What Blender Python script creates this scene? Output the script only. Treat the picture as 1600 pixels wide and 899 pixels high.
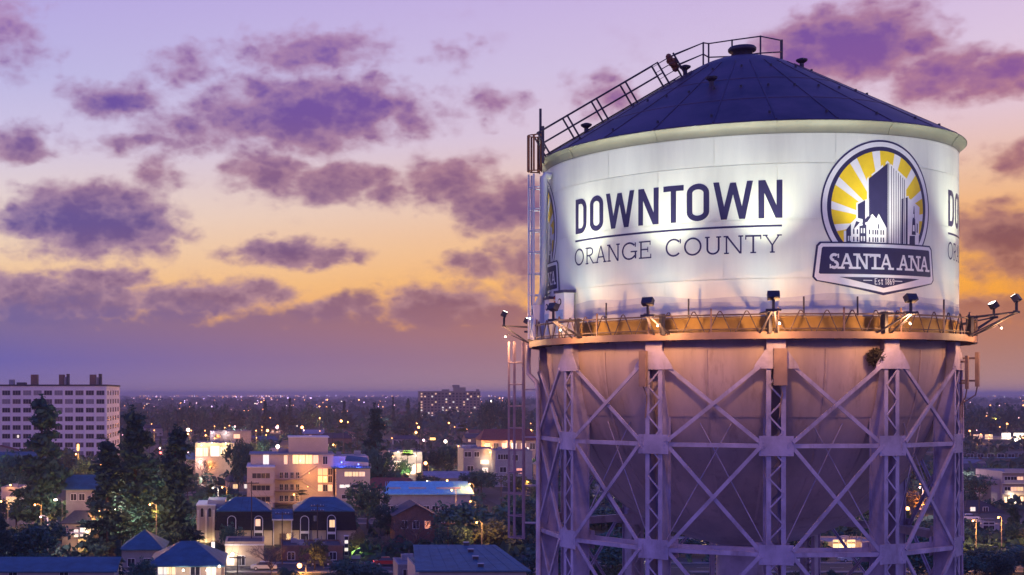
import bpy, bmesh, math, random
from math import radians as R, sin, cos, tan, pi, sqrt, atan2, hypot
from mathutils import Vector, Matrix
for _o in list(bpy.data.objects): bpy.data.objects.remove(_o)
S = bpy.context.scene
COL = S.collection
rnd = random.Random(7)

# ------------------------------------------------------------------ camera
CAMH, FOC, PX, PY = 30.0, 2138.0, 422.0, 615.5      # height, focal length and view axis in photo pixels
cam = bpy.data.cameras.new("camera")
cam.sensor_width = 36.0
cam.lens = 36.0 * FOC / 1600.0
cam.shift_x = (800.0 - PX) / 1600.0
cam.shift_y = (PY - 449.5) / 1600.0
cam.clip_start = 0.5
cam.clip_end = 60000.0
camo = bpy.data.objects.new("camera", cam); COL.objects.link(camo)
camo.location = (0, 0, CAMH); camo.rotation_euler = (R(90), 0, 0)
S.camera = camo
S.view_settings.view_transform = 'Standard'
S.view_settings.look = 'None'
S.view_settings.exposure = 0.0
S.view_settings.gamma = 1.0
S.cycles.use_denoising = True
S.cycles.max_bounces = 5
S.cycles.diffuse_bounces = 3
S.cycles.glossy_bounces = 2
S.cycles.transmission_bounces = 2
S.cycles.volume_bounces = 1
S.cycles.use_light_tree = True
S.cycles.sample_clamp_indirect = 4.0
S.cycles.sample_clamp_direct = 30.0

def lin(c):
    return tuple(((x/255.0)/12.92 if x/255.0 <= .04045 else ((x/255.0+.055)/1.055)**2.4) for x in c) + (1.0,)

# ------------------------------------------------------------------ dusk sky
W = bpy.data.worlds.new("World"); S.world = W; W.use_nodes = True
nt = W.node_tree; N = nt.nodes; L = nt.links
for n in list(N): N.remove(n)
def M(op, a, b=None, c=None, clamp=False, tree=None):
    t = tree or nt
    n = t.nodes.new('ShaderNodeMath'); n.operation = op; n.use_clamp = clamp
    for i, v in enumerate((a, b, c)):
        if v is None: continue
        if isinstance(v, (int, float)): n.inputs[i].default_value = v
        else: t.links.new(v, n.inputs[i])
    return n.outputs[0]
def VM(op, a, b=None, out=0, scale=None):
    n = N.new('ShaderNodeVectorMath'); n.operation = op
    for i, v in enumerate((a, b)):
        if v is None: continue
        if isinstance(v, tuple): n.inputs[i].default_value = v
        else: L.new(v, n.inputs[i])
    if scale is not None: n.inputs['Scale'].default_value = scale
    return n.outputs['Value'] if out == 'v' else n.outputs[0]
def MIX(f, a, b):
    n = N.new('ShaderNodeMix'); n.data_type = 'RGBA'
    for k, v in ((0, f), (6, a), (7, b)):
        if isinstance(v, (int, float)): n.inputs[k].default_value = v
        elif isinstance(v, tuple): n.inputs[k].default_value = v
        else: L.new(v, n.inputs[k])
    return n.outputs[2]
def RAMP(val, stops, span=90.0):
    n = N.new('ShaderNodeValToRGB'); cr = n.color_ramp; cr.interpolation = 'EASE' if False else 'LINEAR'
    while len(cr.elements) < len(stops): cr.elements.new(.5)
    for e, (p, c) in zip(cr.elements, stops):
        e.position = max(0.0, min(1.0, p/span))
    for e, (p, c) in zip(cr.elements, stops): e.color = lin(c)
    L.new(val, n.inputs[0]); return n.outputs[0]
def SMOOTH(v, a, b):
    n = N.new('ShaderNodeMapRange'); n.interpolation_type = 'SMOOTHSTEP'
    L.new(v, n.inputs[0]); n.inputs[1].default_value = a; n.inputs[2].default_value = b
    return n.outputs[0]
tc = N.new('ShaderNodeTexCoord'); d = VM('NORMALIZE', tc.outputs['Generated'])
sp = N.new('ShaderNodeSeparateXYZ'); L.new(d, sp.inputs[0])
az = M('MULTIPLY', M('ARCTAN2', sp.outputs[0], sp.outputs[1]), 57.29578)
el = M('MULTIPLY', M('ARCSINE', sp.outputs[2]), 57.29578)
elp = M('MAXIMUM', el, 0.0)
elr = M('DIVIDE', elp, 90.0)
# angle from the afterglow, 0..180
SUNAZ = 32.0
dz = M('ABSOLUTE', M('WRAP', M('SUBTRACT', az, SUNAZ), 180.0, -180.0))
fR = M('SUBTRACT', 1.0, M('DIVIDE', dz, 43.0, clamp=True))
fE = SMOOTH(dz, 60, 150)
clearL = RAMP(elr, [(0,(150,120,150)),(3,(238,178,120)),(4.6,(244,198,150)),(6,(240,208,180)),(7.5,(234,213,204)),(10.5,(208,198,228)),(13,(190,184,228)),(16,(182,170,226)),(30,(92,104,214)),(50,(36,72,196)),(90,(14,52,180))])
clearR = RAMP(elr, [(0,(170,120,130)),(2.6,(236,145,50)),(4.7,(254,172,52)),(6.5,(246,174,98)),(8.3,(238,190,156)),(10.5,(230,198,208)),(13,(224,200,224)),(16,(212,186,226)),(30,(112,112,210)),(50,(36,72,196)),(90,(14,52,180))])
east = RAMP(elr, [(0,(112,92,190)),(5,(156,124,230)),(12,(190,156,240)),(22,(164,150,246)),(40,(84,114,240)),(60,(30,74,206)),(90,(14,56,186))])
clear = MIX(fE, MIX(fR, clearL, clearR), east)
# clouds in (azimuth, elevation) degrees, warped by noise
cmb = N.new('ShaderNodeCombineXYZ'); L.new(az, cmb.inputs[0]); L.new(el, cmb.inputs[1])
P0 = cmb.outputs[0]
def NOISE(vec, scale, detail=5, rough=.55, sc=(1,1,1), col=False):
    v = VM('MULTIPLY', vec, sc)
    n = N.new('ShaderNodeTexNoise'); n.inputs['Scale'].default_value = scale
    n.inputs['Detail'].default_value = detail; n.inputs['Roughness'].default_value = rough
    L.new(v, n.inputs['Vector']); return n.outputs['Color'] if col else n.outputs['Fac']
# noise is read off the direction so that it has no seam
warp = VM('SUBTRACT', NOISE(d, 26, 4, .55, (1,1,1.7), True), (.5,.5,.5))
warp = VM('MULTIPLY', warp, (3.0, 1.5, 0))
Pw = VM('ADD', P0, warp)
BL = [(1.82,14.05,2.68,.86,.8),(1.15,11.51,4.02,1.39,1.15),(3.96,11.87,2.01,1.07,.9),(-6.46,12.08,1.82,.75,.8),(-3.67,13.4,1.29,.75,.5),(-7.51,7.15,3.35,1.39,1.2),(-5.0,6.79,1.21,1.21,.8),(-10.44,10.11,1.13,.75,.8),(-10.91,14.68,1.47,1.47,.55),(.21,9.05,1.88,.91,.85),(2.76,8.78,2.01,.8,.95),(4.76,8.31,1.21,.48,.6),(-4.6,8.94,1.21,.75,.5),(1.02,5.94,2.55,.59,1),(7.67,8.71,1.88,1.02,.8),(9.64,7.63,2.01,1.07,1.05),(9.11,11.88,1.47,.59,.5),(7.54,13.94,.8,.54,.3),(-6.85,4.87,2.14,.48,.85),(-2.46,4.02,3.22,.75,.9),(-.59,4.29,1.61,.54,.8),(2.89,3.57,1.74,.48,.75),(7.41,3.65,2.95,.91,.95),(8.72,5.3,1.61,.54,.6),(10.67,5.66,1.61,1.21,.6),(23.12,13.16,2.95,1.34,1.2),(25.9,11.78,1.74,1.02,.8),(27.92,11.57,1.29,.7,.95),(27.92,5.91,2.55,.96,1.05),(29.87,5.23,2.95,1.07,1),(28.54,8.54,1.21,.59,.55),(27.5,3.26,1.88,.43,.6),(-9.61,3.84,6.97,.91,1.0),(13.62,11.95,1.07,.8,.4),(5.82,11.2,1.61,.8,.5),(-3.27,10.98,2.95,.7,.55),(-5.13,10.31,2.41,.48,.5)]
mx = None
for (a0, e0, ra, re, w) in BL:
    q = VM('LENGTH', VM('MULTIPLY', VM('SUBTRACT', Pw, (a0, e0, 0)), (.74/ra, .74/re, 0)), out='v')
    v = M('MULTIPLY', M('SUBTRACT', 1.0, q), w)
    mx = v if mx is None else M('SMOOTH_MAX', mx, v, .12)
fine = NOISE(d, 42, 4, .48, (1,1,1.6))
big = NOISE(d, 9, 5, .55, (1,1,2.2))
def PUFF(scale):
    n = N.new('ShaderNodeTexVoronoi'); n.feature = 'SMOOTH_F1'; n.inputs['Scale'].default_value = scale; n.inputs['Smoothness'].default_value = .35
    wv_ = VM('ADD', VM('MULTIPLY', d, (1,1,1.5)), VM('MULTIPLY', VM('SUBTRACT', NOISE(d, 70, 3, .5, (1,1,1.5), True), (.5,.5,.5)), (.02,.02,.02)))
    L.new(wv_, n.inputs['Vector']); return n.outputs['Distance']
puff = M('ADD', M('MULTIPLY', M('SUBTRACT', .42, PUFF(46)), .55), M('MULTIPLY', M('SUBTRACT', .42, PUFF(110)), .28))
grain = NOISE(d, 150, 5, .6, (1,1,1.4))
blob = M('ADD', M('ADD', M('MULTIPLY', mx, 1.45), M('MULTIPLY', M('SUBTRACT', fine, .5), .8)), M('ADD', puff, M('MULTIPLY', M('SUBTRACT', grain, .5), .16)))
aB = SMOOTH(blob, -.20, .60)
# thin drifting wisps all over the sky
wis = SMOOTH(M('ADD', M('MULTIPLY', fine, .4), M('ADD', M('MULTIPLY', big, .5), M('MULTIPLY', grain, .1))), .54, .82)
alpha = M('MAXIMUM', aB, M('MULTIPLY', wis, .34))
cldL = RAMP(elr, [(0,(120,95,150)),(4,(128,98,140)),(5.5,(120,88,140)),(7.2,(88,72,150)),(9.2,(135,95,140)),(11.5,(98,72,160)),(14,(118,85,172)),(17,(165,120,190)),(40,(80,90,180)),(90,(50,70,165))])
cldR = RAMP(elr, [(0,(160,110,120)),(3,(168,100,65)),(6,(138,84,82)),(8.5,(150,92,110)),(11.5,(146,86,152)),(14,(122,72,156)),(17,(150,110,180)),(40,(80,90,180)),(90,(50,70,165))])
cldE = RAMP(elr, [(0,(80,66,140)),(15,(90,80,170)),(40,(60,72,165)),(90,(50,70,165))])
cld = MIX(fE, MIX(fR, cldL, cldR), cldE)
rim = MIX(fE, MIX(fR, (.66,.42,.48,1), (.72,.34,.22,1)), (.25,.18,.5,1))          # thin rosy edges of the clouds
shade = M('ADD', blob, M('ADD', M('MULTIPLY', puff, .9), M('MULTIPLY', M('SUBTRACT', grain, .5), .5)))
cld = MIX(SMOOTH(shade, .1, 1.35), MIX(.42, cld, rim), MIX(.12, cld, (.05,.03,.14,1)))
sky1 = MIX(M('MULTIPLY', alpha, .95), clear, cld)
# low bank of cloud and murk along the horizon
edge = M('ADD', M('MULTIPLY', M('SUBTRACT', big, .5), 3.0), M('MULTIPLY', M('SUBTRACT', fine, .5), 1.6))
fRb = M('SUBTRACT', 1.0, M('DIVIDE', M('SUBTRACT', dz, 14.0), 29.0, clamp=True))
bk = M('SUBTRACT', M('ADD', M('MULTIPLY_ADD', fRb, -.45, 3.95), M('ADD', edge, M('MULTIPLY', puff, 1.3))), M('ADD', el, 0.0))
aK = SMOOTH(bk, -.35, .75)
bnkL = RAMP(elr, [(0,(136,116,160)),(.5,(120,108,170)),(1.4,(98,95,172)),(2.8,(114,100,154)),(5,(128,106,148)),(90,(128,106,148))])
bnkR = RAMP(elr, [(0,(178,140,138)),(.6,(178,136,130)),(1.6,(176,126,114)),(2.6,(182,120,98)),(5,(156,96,74)),(90,(156,96,74))])
bnk = MIX(fE, MIX(fRb, bnkL, bnkR), RAMP(elr, [(0,(70,60,138)),(5,(84,72,158)),(90,(84,72,158))]))
sky = MIX(M('MULTIPLY', aK, .93), sky1, bnk)
bg = N.new('ShaderNodeBackground'); L.new(sky, bg.inputs[0]); bg.inputs[1].default_value = 1.0
wo = N.new('ShaderNodeOutputWorld'); L.new(bg.outputs[0], wo.inputs[0])
W.cycles.sampling_method = 'MANUAL'; W.cycles.sample_map_resolution = 1024

# ------------------------------------------------------------------ materials
MATS = {}
def mat(name, col, rough=.7, noise=.25, scale=1.5, metal=0.0, bump=0.0, emit=None, estr=0.0, var=0.0, spec=.4, streak=False, rust=0.0):
    m = bpy.data.materials.new(name); m.use_nodes = True
    t = m.node_tree; b = t.nodes['Principled BSDF']
    b.inputs['Roughness'].default_value = rough; b.inputs['Metallic'].default_value = metal
    b.inputs['Specular IOR Level'].default_value = spec
    tcn = t.nodes.new('ShaderNodeTexCoord')
    mp = t.nodes.new('ShaderNodeMapping'); t.links.new(tcn.outputs['Object'], mp.inputs[0])
    if streak: mp.inputs['Scale'].default_value = (1, 1, .12)
    nz = t.nodes.new('ShaderNodeTexNoise'); nz.inputs['Scale'].default_value = scale; nz.inputs['Detail'].default_value = 6
    nz.inputs['Roughness'].default_value = .62
    t.links.new(mp.outputs[0], nz.inputs['Vector'])
    rp = t.nodes.new('ShaderNodeMapRange'); rp.inputs[1].default_value = .3; rp.inputs[2].default_value = .7
    rp.inputs[3].default_value = 1 - noise; rp.inputs[4].default_value = 1 + noise
    t.links.new(nz.outputs['Fac'], rp.inputs[0])
    val = rp.outputs[0]
    if var:
        oi = t.nodes.new('ShaderNodeObjectInfo')
        r2 = t.nodes.new('ShaderNodeMapRange'); r2.inputs[3].default_value = 1 - var; r2.inputs[4].default_value = 1 + var
        t.links.new(oi.outputs['Random'], r2.inputs[0]); val = M('MULTIPLY', val, r2.outputs[0], tree=t)
    vm = t.nodes.new('ShaderNodeVectorMath'); vm.operation = 'SCALE'; vm.inputs[0].default_value = col[:3]
    t.links.new(val, vm.inputs['Scale']); cout = vm.outputs[0]
    if rust:                                     # rust blooms and runs with shapes of their own
        m2 = t.nodes.new('ShaderNodeMapping'); t.links.new(tcn.outputs['Object'], m2.inputs[0]); m2.inputs['Scale'].default_value = (1, 1, .22)
        n2 = t.nodes.new('ShaderNodeTexNoise'); n2.inputs['Scale'].default_value = 1.7; n2.inputs['Detail'].default_value = 8; n2.inputs['Roughness'].default_value = .7
        t.links.new(m2.outputs[0], n2.inputs['Vector'])
        r3_ = t.nodes.new('ShaderNodeMapRange'); r3_.inputs[1].default_value = .54; r3_.inputs[2].default_value = .72; r3_.inputs[4].default_value = rust
        t.links.new(n2.outputs['Fac'], r3_.inputs[0])
        mx_ = t.nodes.new('ShaderNodeMix'); mx_.data_type = 'RGBA'; t.links.new(r3_.outputs[0], mx_.inputs[0]); t.links.new(cout, mx_.inputs[6]); mx_.inputs[7].default_value = (.16,.085,.06,1); cout = mx_.outputs[2]
    t.links.new(cout, b.inputs['Base Color'])
    if bump:
        bp = t.nodes.new('ShaderNodeBump'); bp.inputs['Strength'].default_value = bump; bp.inputs['Distance'].default_value = .05
        t.links.new(nz.outputs['Fac'], bp.inputs['Height']); t.links.new(bp.outputs[0], b.inputs['Normal'])
    if emit:
        b.inputs['Emission Color'].default_value = emit + (1,) if len(emit) == 3 else emit
        b.inputs['Emission Strength'].default_value = estr
    MATS[name] = m; return m
def glow(name, col, s):
    m = mat(name, (.8,.8,.8), .4, 0, emit=col, estr=s); return m

mat('tank_white', (.80,.83,.66), .38, .12, .7, streak=True, spec=.5)
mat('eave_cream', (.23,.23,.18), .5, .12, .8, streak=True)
mat('rail_brown', (.10,.068,.06), .6, .2, 3)
mat('tank_grey_pale', (.62,.65,.60), .5, .12, .8)
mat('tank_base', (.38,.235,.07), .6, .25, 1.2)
mat('tank_grey', (.50,.53,.56), .6, .2, .6)
mat('tank_bowl', (.50,.37,.33), .5, .34, .35, bump=.25, spec=.4, streak=True, rust=.5)
mat('steel_paint', (.45,.38,.49), .55, .3, 1.1, bump=.2, rust=.55)
mat('balcony_paint', (.27,.17,.13), .55, .2, 1.5)
mat('roof_navy', (.11,.062,.078), .42, .45, .5, bump=.25)
mat('rail_dark', (.075,.055,.075), .55, .2, 2)
mat('rail_rust', (.30,.11,.05), .7, .3, 4)
mat('dark_metal', (.05,.045,.06), .5, .2, 3)
mat('cabinet_blue', (.28,.45,.70), .4, .1, 2)
mat('cabinet_white', (.75,.76,.78), .4, .06, 2)
mat('navy_vinyl', (.032,.028,.085), .45, .12, 2)
mat('yellow_vinyl', (.86,.60,.02), .45, .08, 2)
mat('white_vinyl', (.80,.79,.76), .45, .05, 2)
mat('red_cable', (.55,.12,.04), .6, .2, 5)
mat('nest_twig', (.05,.04,.035), .9, .4, 6)

# ------------------------------------------------------------------ mesh collecting
class MB:
    def __init__(s): s.v = []; s.f = []; s.m = []
    def quad(s, a, b, c, d, m=0):
        i = len(s.v); s.v += [tuple(a), tuple(b), tuple(c), tuple(d)]; s.f.append((i, i+1, i+2, i+3)); s.m.append(m)
    def poly(s, pts, m=0):
        i = len(s.v); s.v += [tuple(p) for p in pts]; s.f.append(tuple(range(i, i+len(pts)))); s.m.append(m)
    def hexa(s, p, m=0):
        i = len(s.v); s.v += [tuple(q) for q in p]
        for f in ((0,3,2,1),(4,5,6,7),(0,1,5,4),(1,2,6,5),(2,3,7,6),(3,0,4,7)): s.f.append(tuple(i+k for k in f)); s.m.append(m)
    def box(s, x0, x1, y0, y1, z0, z1, m=0):
        s.hexa([(x0,y0,z0),(x1,y0,z0),(x1,y1,z0),(x0,y1,z0),(x0,y0,z1),(x1,y0,z1),(x1,y1,z1),(x0,y1,z1)], m)
    def bar(s, p, q, w, h, up=(0,0,1), m=0):
        p = Vector(p); q = Vector(q); d_ = (q-p).normalized(); up = Vector(up)
        sd = d_.cross(up)
        if sd.length < 1e-4: sd = d_.cross(Vector((1,0,0)))
        sd.normalize(); u = sd.cross(d_).normalized()
        a = sd*w/2; b = u*h/2
        s.hexa([p-a-b, p+a-b, p+a+b, p-a+b, q-a-b, q+a-b, q+a+b, q-a+b], m)
    def tube(s, pts, r, n=6, m=0, r2=None, cap=True):
        pts = [Vector(p) for p in pts]; rings = []
        for k, p in enumerate(pts):
            t = (pts[min(k+1, len(pts)-1)] - pts[max(k-1, 0)]).normalized()
            a = t.cross(Vector((0,0,1)))
            if a.length < 1e-3: a = t.cross(Vector((1,0,0)))
            a.normalize(); b = t.cross(a)
            rr = r if r2 is None else r + (r2-r)*k/(len(pts)-1)
            i = len(s.v)
            for j in range(n): s.v.append(tuple(p + a*rr*cos(2*pi*j/n) + b*rr*sin(2*pi*j/n)))
            rings.append(i)
        for A, B in zip(rings, rings[1:]):
            for j in range(n): s.f.append((A+j, A+(j+1) % n, B+(j+1) % n, B+j)); s.m.append(m)
        if cap:
            s.f.append(tuple(rings[0]+j for j in range(n))); s.m.append(m)
            s.f.append(tuple(rings[-1]+n-1-j for j in range(n))); s.m.append(m)
    def lathe(s, prof, n=64, c=(0,0), m=0, a0=0.0, a1=2*pi):
        full = abs(a1-a0-2*pi) < 1e-6; k = n if full else n+1; base = len(s.v)
        for (r, z) in prof:
            for j in range(k):
                a = a0 + (a1-a0)*j/n; s.v.append((c[0]+r*sin(a), c[1]-r*cos(a), z))
        for i in range(len(prof)-1):
            for j in range(n):
                j2 = (j+1) % k
                s.f.append((base+i*k+j, base+i*k+j2, base+(i+1)*k+j2, base+(i+1)*k+j)); s.m.append(m)
    def ball(s, c, r, n=8, m=0, sz=1.0):
        pr = [(max(r*sin(pi*i/(n//2+1)), .0005), c[2]-r*sz*cos(pi*i/(n//2+1))) for i in range(n//2+2)]
        s.lathe(pr, n, (c[0], c[1]), m)
    def mesh(s, name, mats, smooth=False):
        me = bpy.data.meshes.new(name); me.from_pydata(s.v, [], s.f)
        for q in ([mats] if isinstance(mats, str) else mats): me.materials.append(MATS[q])
        me.polygons.foreach_set('material_index', s.m)
        if smooth: me.polygons.foreach_set('use_smooth', [True]*len(me.polygons))
        me.update(); return me
    def build(s, name, mats, parent=None, smooth=False, **kw):
        return link(name, s.mesh(name, mats, smooth), parent, **kw)
def link(name, me, parent=None, loc=(0,0,0), rz=0.0, label=None, cat=None, group=None, kind=None, scale=None):
    o = bpy.data.objects.new(name, me); COL.objects.link(o)
    o.location = loc
    if rz: o.rotation_euler = (0, 0, rz)
    if scale is not None: o.scale = scale if isinstance(scale, tuple) else (scale,)*3
    if parent is not None: o.parent = parent
    tag(o, label, cat, group, kind); return o
def tag(o, label=None, cat=None, group=None, kind=None):
    if label: o['label'] = label
    if cat: o['category'] = cat
    if group: o['group'] = group
    if kind: o['kind'] = kind
    return o
def thing(name, label, cat, loc=(0,0,0), rz=0.0, group=None): return link(name, None, None, loc, rz, label, cat, group)
def lamp(parent, loc, power, col, r=.25, name='light', typ='POINT', aim=None, spot=None, blend=.6):
    d_ = bpy.data.lights.new(name, typ); d_.energy = power; d_.color = col; d_.shadow_soft_size = r
    if spot: d_.spot_size = R(spot); d_.spot_blend = blend
    o = bpy.data.objects.new(name, d_); COL.objects.link(o); o.location = loc
    if parent is not None: o.parent = parent
    if aim is not None: o.rotation_euler = (Vector(aim)-Vector(loc)).to_track_quat('-Z', 'Y').to_euler()
    return o
# ================================================================== the water tower
TX, TY = 21.92, 63.54
H = CAMH                                   # tower heights below were measured from camera level
TW = thing('water_tower', 'huge white water tower with downtown lettering, navy cone roof and braced steel legs', 'water tower', (TX, TY, 0))
def pc(a, r, z): a = R(a); return Vector((r*sin(a), -r*cos(a), z+H))
RT = 9.0
# --- bowl, base band, backing of the tank
b = MB()
b.lathe([(max(8.9*cos(t), .05), 1.9 - 8.9*sin(t)+H) for t in [pi/2*(1-i/26) for i in range(27)]] + [(8.9, 2.1+H), (8.985, 2.2+H), (8.985, 3.02+H)], 96)
b.build('tank_bowl', 'tank_bowl', TW, True)
bowl = bpy.data.objects['tank_bowl']
def bz(z): return sqrt(max(0, 8.9**2-(1.9-z)**2))
m = MB()
for i in range(12):
    z0 = 1.8-7.2*i/12; z1 = 1.8-7.2*(i+1)/12; m.bar(pc(0, bz(z0)+.012, z0), pc(0, bz(z1)+.012, z1), .09, .02)
m = m.mesh('plate_lap', 'tank_bowl')
for k in range(24): link('plate_lap', m, bowl, rz=R(15*k+2))
for z in (-.9, -3.4, -5.4):
    m = MB(); m.lathe([(bz(z+.05)+.002, z+.05+H), (bz(z+.05)+.02, z+.05+H), (bz(z-.05)+.02, z-.05+H), (bz(z-.05)+.002, z-.05+H)], 96); m.build('girth_seam', 'tank_bowl', bowl)
b = MB(); b.lathe([(1.15, -6.9+H), (1.15, .02)], 24); b.build('riser_pipe', 'steel_paint', TW, True)
b = MB(); b.lathe([(9.012, 2.34+H), (9.012, 3.0+H), (9.05, 3.03+H), (9.05, 3.1+H), (8.97, 3.12+H)], 120); b.build('base_band', 'tank_base', TW, True)
b = MB(); b.lathe([(8.93, 3.0+H), (8.93, 11.0+H)], 96)
tank = b.build('tank_wall', 'tank_white', TW, True)
courses = [(3.12, 4.62, -53.6), (4.62, 6.98, -53.6+15), (6.98, 9.21, -25.5), (9.21, 10.41, -10.9)]
for ci, (z0, z1, a0) in enumerate(courses):
    m = MB(); g = .036
    prof = [(RT, z0+.007+H), (RT, z1-.007+H)]
    m.lathe(prof, 20, a0=R(-15+g), a1=R(15-g))
    me = m.mesh('shell_plate', 'tank_white', True)
    for k in range(12): link('shell_plate', me, tank, rz=R(a0+30*k))
# greyer band coloured onto the shell above the base, paler along its wavy top
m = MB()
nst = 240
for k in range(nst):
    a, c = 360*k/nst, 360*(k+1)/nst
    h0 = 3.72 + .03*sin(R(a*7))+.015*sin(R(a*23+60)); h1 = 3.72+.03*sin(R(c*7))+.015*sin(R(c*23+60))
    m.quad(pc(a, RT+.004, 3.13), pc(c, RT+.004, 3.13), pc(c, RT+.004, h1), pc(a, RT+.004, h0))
m.build('grey_band', 'tank_grey', tank)
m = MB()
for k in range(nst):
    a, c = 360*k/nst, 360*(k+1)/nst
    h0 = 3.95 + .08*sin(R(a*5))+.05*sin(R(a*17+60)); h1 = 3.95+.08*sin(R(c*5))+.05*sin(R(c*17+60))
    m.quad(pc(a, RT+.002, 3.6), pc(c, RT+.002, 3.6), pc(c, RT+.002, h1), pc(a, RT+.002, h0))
m.build('grey_fringe', 'tank_grey_pale', tank)
# flared eave
m = MB()
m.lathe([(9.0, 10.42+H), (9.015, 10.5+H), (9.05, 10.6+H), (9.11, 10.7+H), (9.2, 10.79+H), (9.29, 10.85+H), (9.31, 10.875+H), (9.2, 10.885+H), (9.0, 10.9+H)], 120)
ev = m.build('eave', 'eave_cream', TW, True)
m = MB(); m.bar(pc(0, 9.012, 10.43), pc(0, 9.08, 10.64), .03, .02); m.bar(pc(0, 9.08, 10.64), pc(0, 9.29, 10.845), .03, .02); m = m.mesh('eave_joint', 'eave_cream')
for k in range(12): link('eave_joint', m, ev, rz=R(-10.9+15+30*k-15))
# roof cone
def roofz(r):
    if r > 2.4: return 10.97 + (9.12-r)*.588
    t = (2.4-r)/2.4; return 10.97+(9.12-2.4)*.588 + .588*2.4*(t - .5*t*t)
prof = [(9.32, 10.872)] + [(r, roofz(r)+.03) for r in (9.31, 9.2, 9.1, 8, 7, 6, 5, 4, 3, 2.4, 2.0, 1.6, 1.2, .9, .55, .02)]
m = MB(); m.lathe([(r, z+H) for r, z in prof], 96)
roof = m.build('roof', 'roof_navy', TW, True)
# radial seams of the roof sheets
m = MB(); m.bar(pc(0, 9.2, roofz(9.2)+.04), pc(0, 2.4, roofz(2.4)+.04), .06, .03); m = m.mesh('roof_seam', 'roof_navy')
for k in range(24): link('roof_seam', m, roof, rz=R(15*k+4))
for rr in (6.9, 4.6):
    m = MB(); m.lathe([(rr+.05, roofz(rr+.05)+.03+H), (rr+.05, roofz(rr+.05)+.05+H), (rr-.05, roofz(rr-.05)+.045+H)], 96); m.build('lap_joint', 'roof_navy', roof)
lug = MB(); lug.tube([(0,0,-.02),(0,0,.11)], .05, 6); lug = lug.mesh('lug', 'dark_metal')
for rr, st in ((8.55, 7.5), (5.6, 11.25), (3.2, 22.5)):
    n = int(360/st)
    for k in range(n):
        if rr > 8 and k % 2: continue
        link('lug', lug, roof, pc(st*k+3, rr, roofz(rr)))
mush = MB(); mush.tube([(0,0,-.1),(0,0,.3)], .1, 8); mush.lathe([(.1,.26),(.24,.36),(.26,.44),(.1,.5),(.01,.5)], 10); mush = mush.mesh('vent', 'rail_dark')
for a, r, z in ((62, 2.6, 0), (-84, 2.75, 0), (-88, 7.3, 0), (-33, 5.2, 0)):
    link('vent', mush, roof, pc(a, r, roofz(r)-.02), label='small flared vent pipe on the cone')
m = MB()
m.lathe([(.48,15.3+H),(.45,15.84+H),(.6,15.88+H),(.63,15.94+H),(.63,16.02+H),(.56,16.1+H),(.35,16.15+H),(.02,16.17+H)], 32)
m.build('roof_vent_cap', 'rail_dark', TW, True)
# crown railing around the roof top
cr = MB(); pts = []
CR = 1.75
ca = [-97, -140, 176, 133, 85, 62]
for a in ca:
    r = CR
    hh = {-97: 1.1, -140: 1.35, 176: 1.62, 133: 1.66, 85: 1.12, 62: .95}[a]
    base = pc(a, r, roofz(r)); top = pc(a, r, roofz(r)+hh); mid = pc(a, r, roofz(r)+hh*.52)
    pts.append((base, mid, top))
crown = MB()
for A, B in zip(pts, pts[1:]):
    for k in (1, 2): crown.tube([A[k], B[k]], .033, 6)
crown = crown.build('crown_railing', 'rail_dark', TW)
for A in pts:
    pm = MB(); pm.tube([A[0]-Vector((0,0,.05)), A[2]+Vector((0,0,.03))], .04, 6); pm.build('post', 'rail_dark', crown)
# roof walkway down the left slope
wa = -87.0
walk = MB()
def wp(r, off, h):
    a = R(wa); rad = Vector((sin(a), -cos(a), 0)); tn = Vector((cos(a), sin(a), 0))
    nrm = (rad*.588 + Vector((0,0,1))).normalized()
    p = pc(wa, r, roofz(r)); return p + tn*off + nrm*h
for off in (-.38, .38):
    for h in (.62, 1.15): walk.tube([wp(9.15, off, h), wp(3.55, off, h)], .034, 6)
    walk.tube([wp(9.1, off, .09), wp(3.0, off, .09)], .03, 6)
    for h in (.62, 1.15): walk.tube([wp(2.75, off*.6, h*.95), pts[0][2] if h > 1 else pts[0][1]], .03, 6)
    for h in (.45, .8, 1.1): walk.tube([wp(3.55, off, h), wp(2.75, off*.6, h)], .012, 5)
for k in range(26): walk.bar(wp(9.0-.235*k, -.38, .09), wp(9.0-.235*k, .38, .09), .06, .03)
walk = walk.build('roof_walkway', 'rail_dark', TW)
for r in (9.12, 7.75, 6.4, 5.05, 3.55, 2.75):
    for off in (-.38, .38):
        pmm = MB(); o2 = off if r > 3 else off*.6
        pmm.tube([wp(r, o2, -.03), wp(r, o2, 1.18)], .042, 6); pmm.build('post', 'rail_dark', walk)
g_ = MB()
for k in range(14):
    p = wp(2.8+.12*rnd.random(), -.2+.3*rnd.random(), .5+.05*k); g_.ball(p, .12+.06*rnd.random(), 6)
g_.build('cable_bundle', 'rail_rust', walk)

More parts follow.
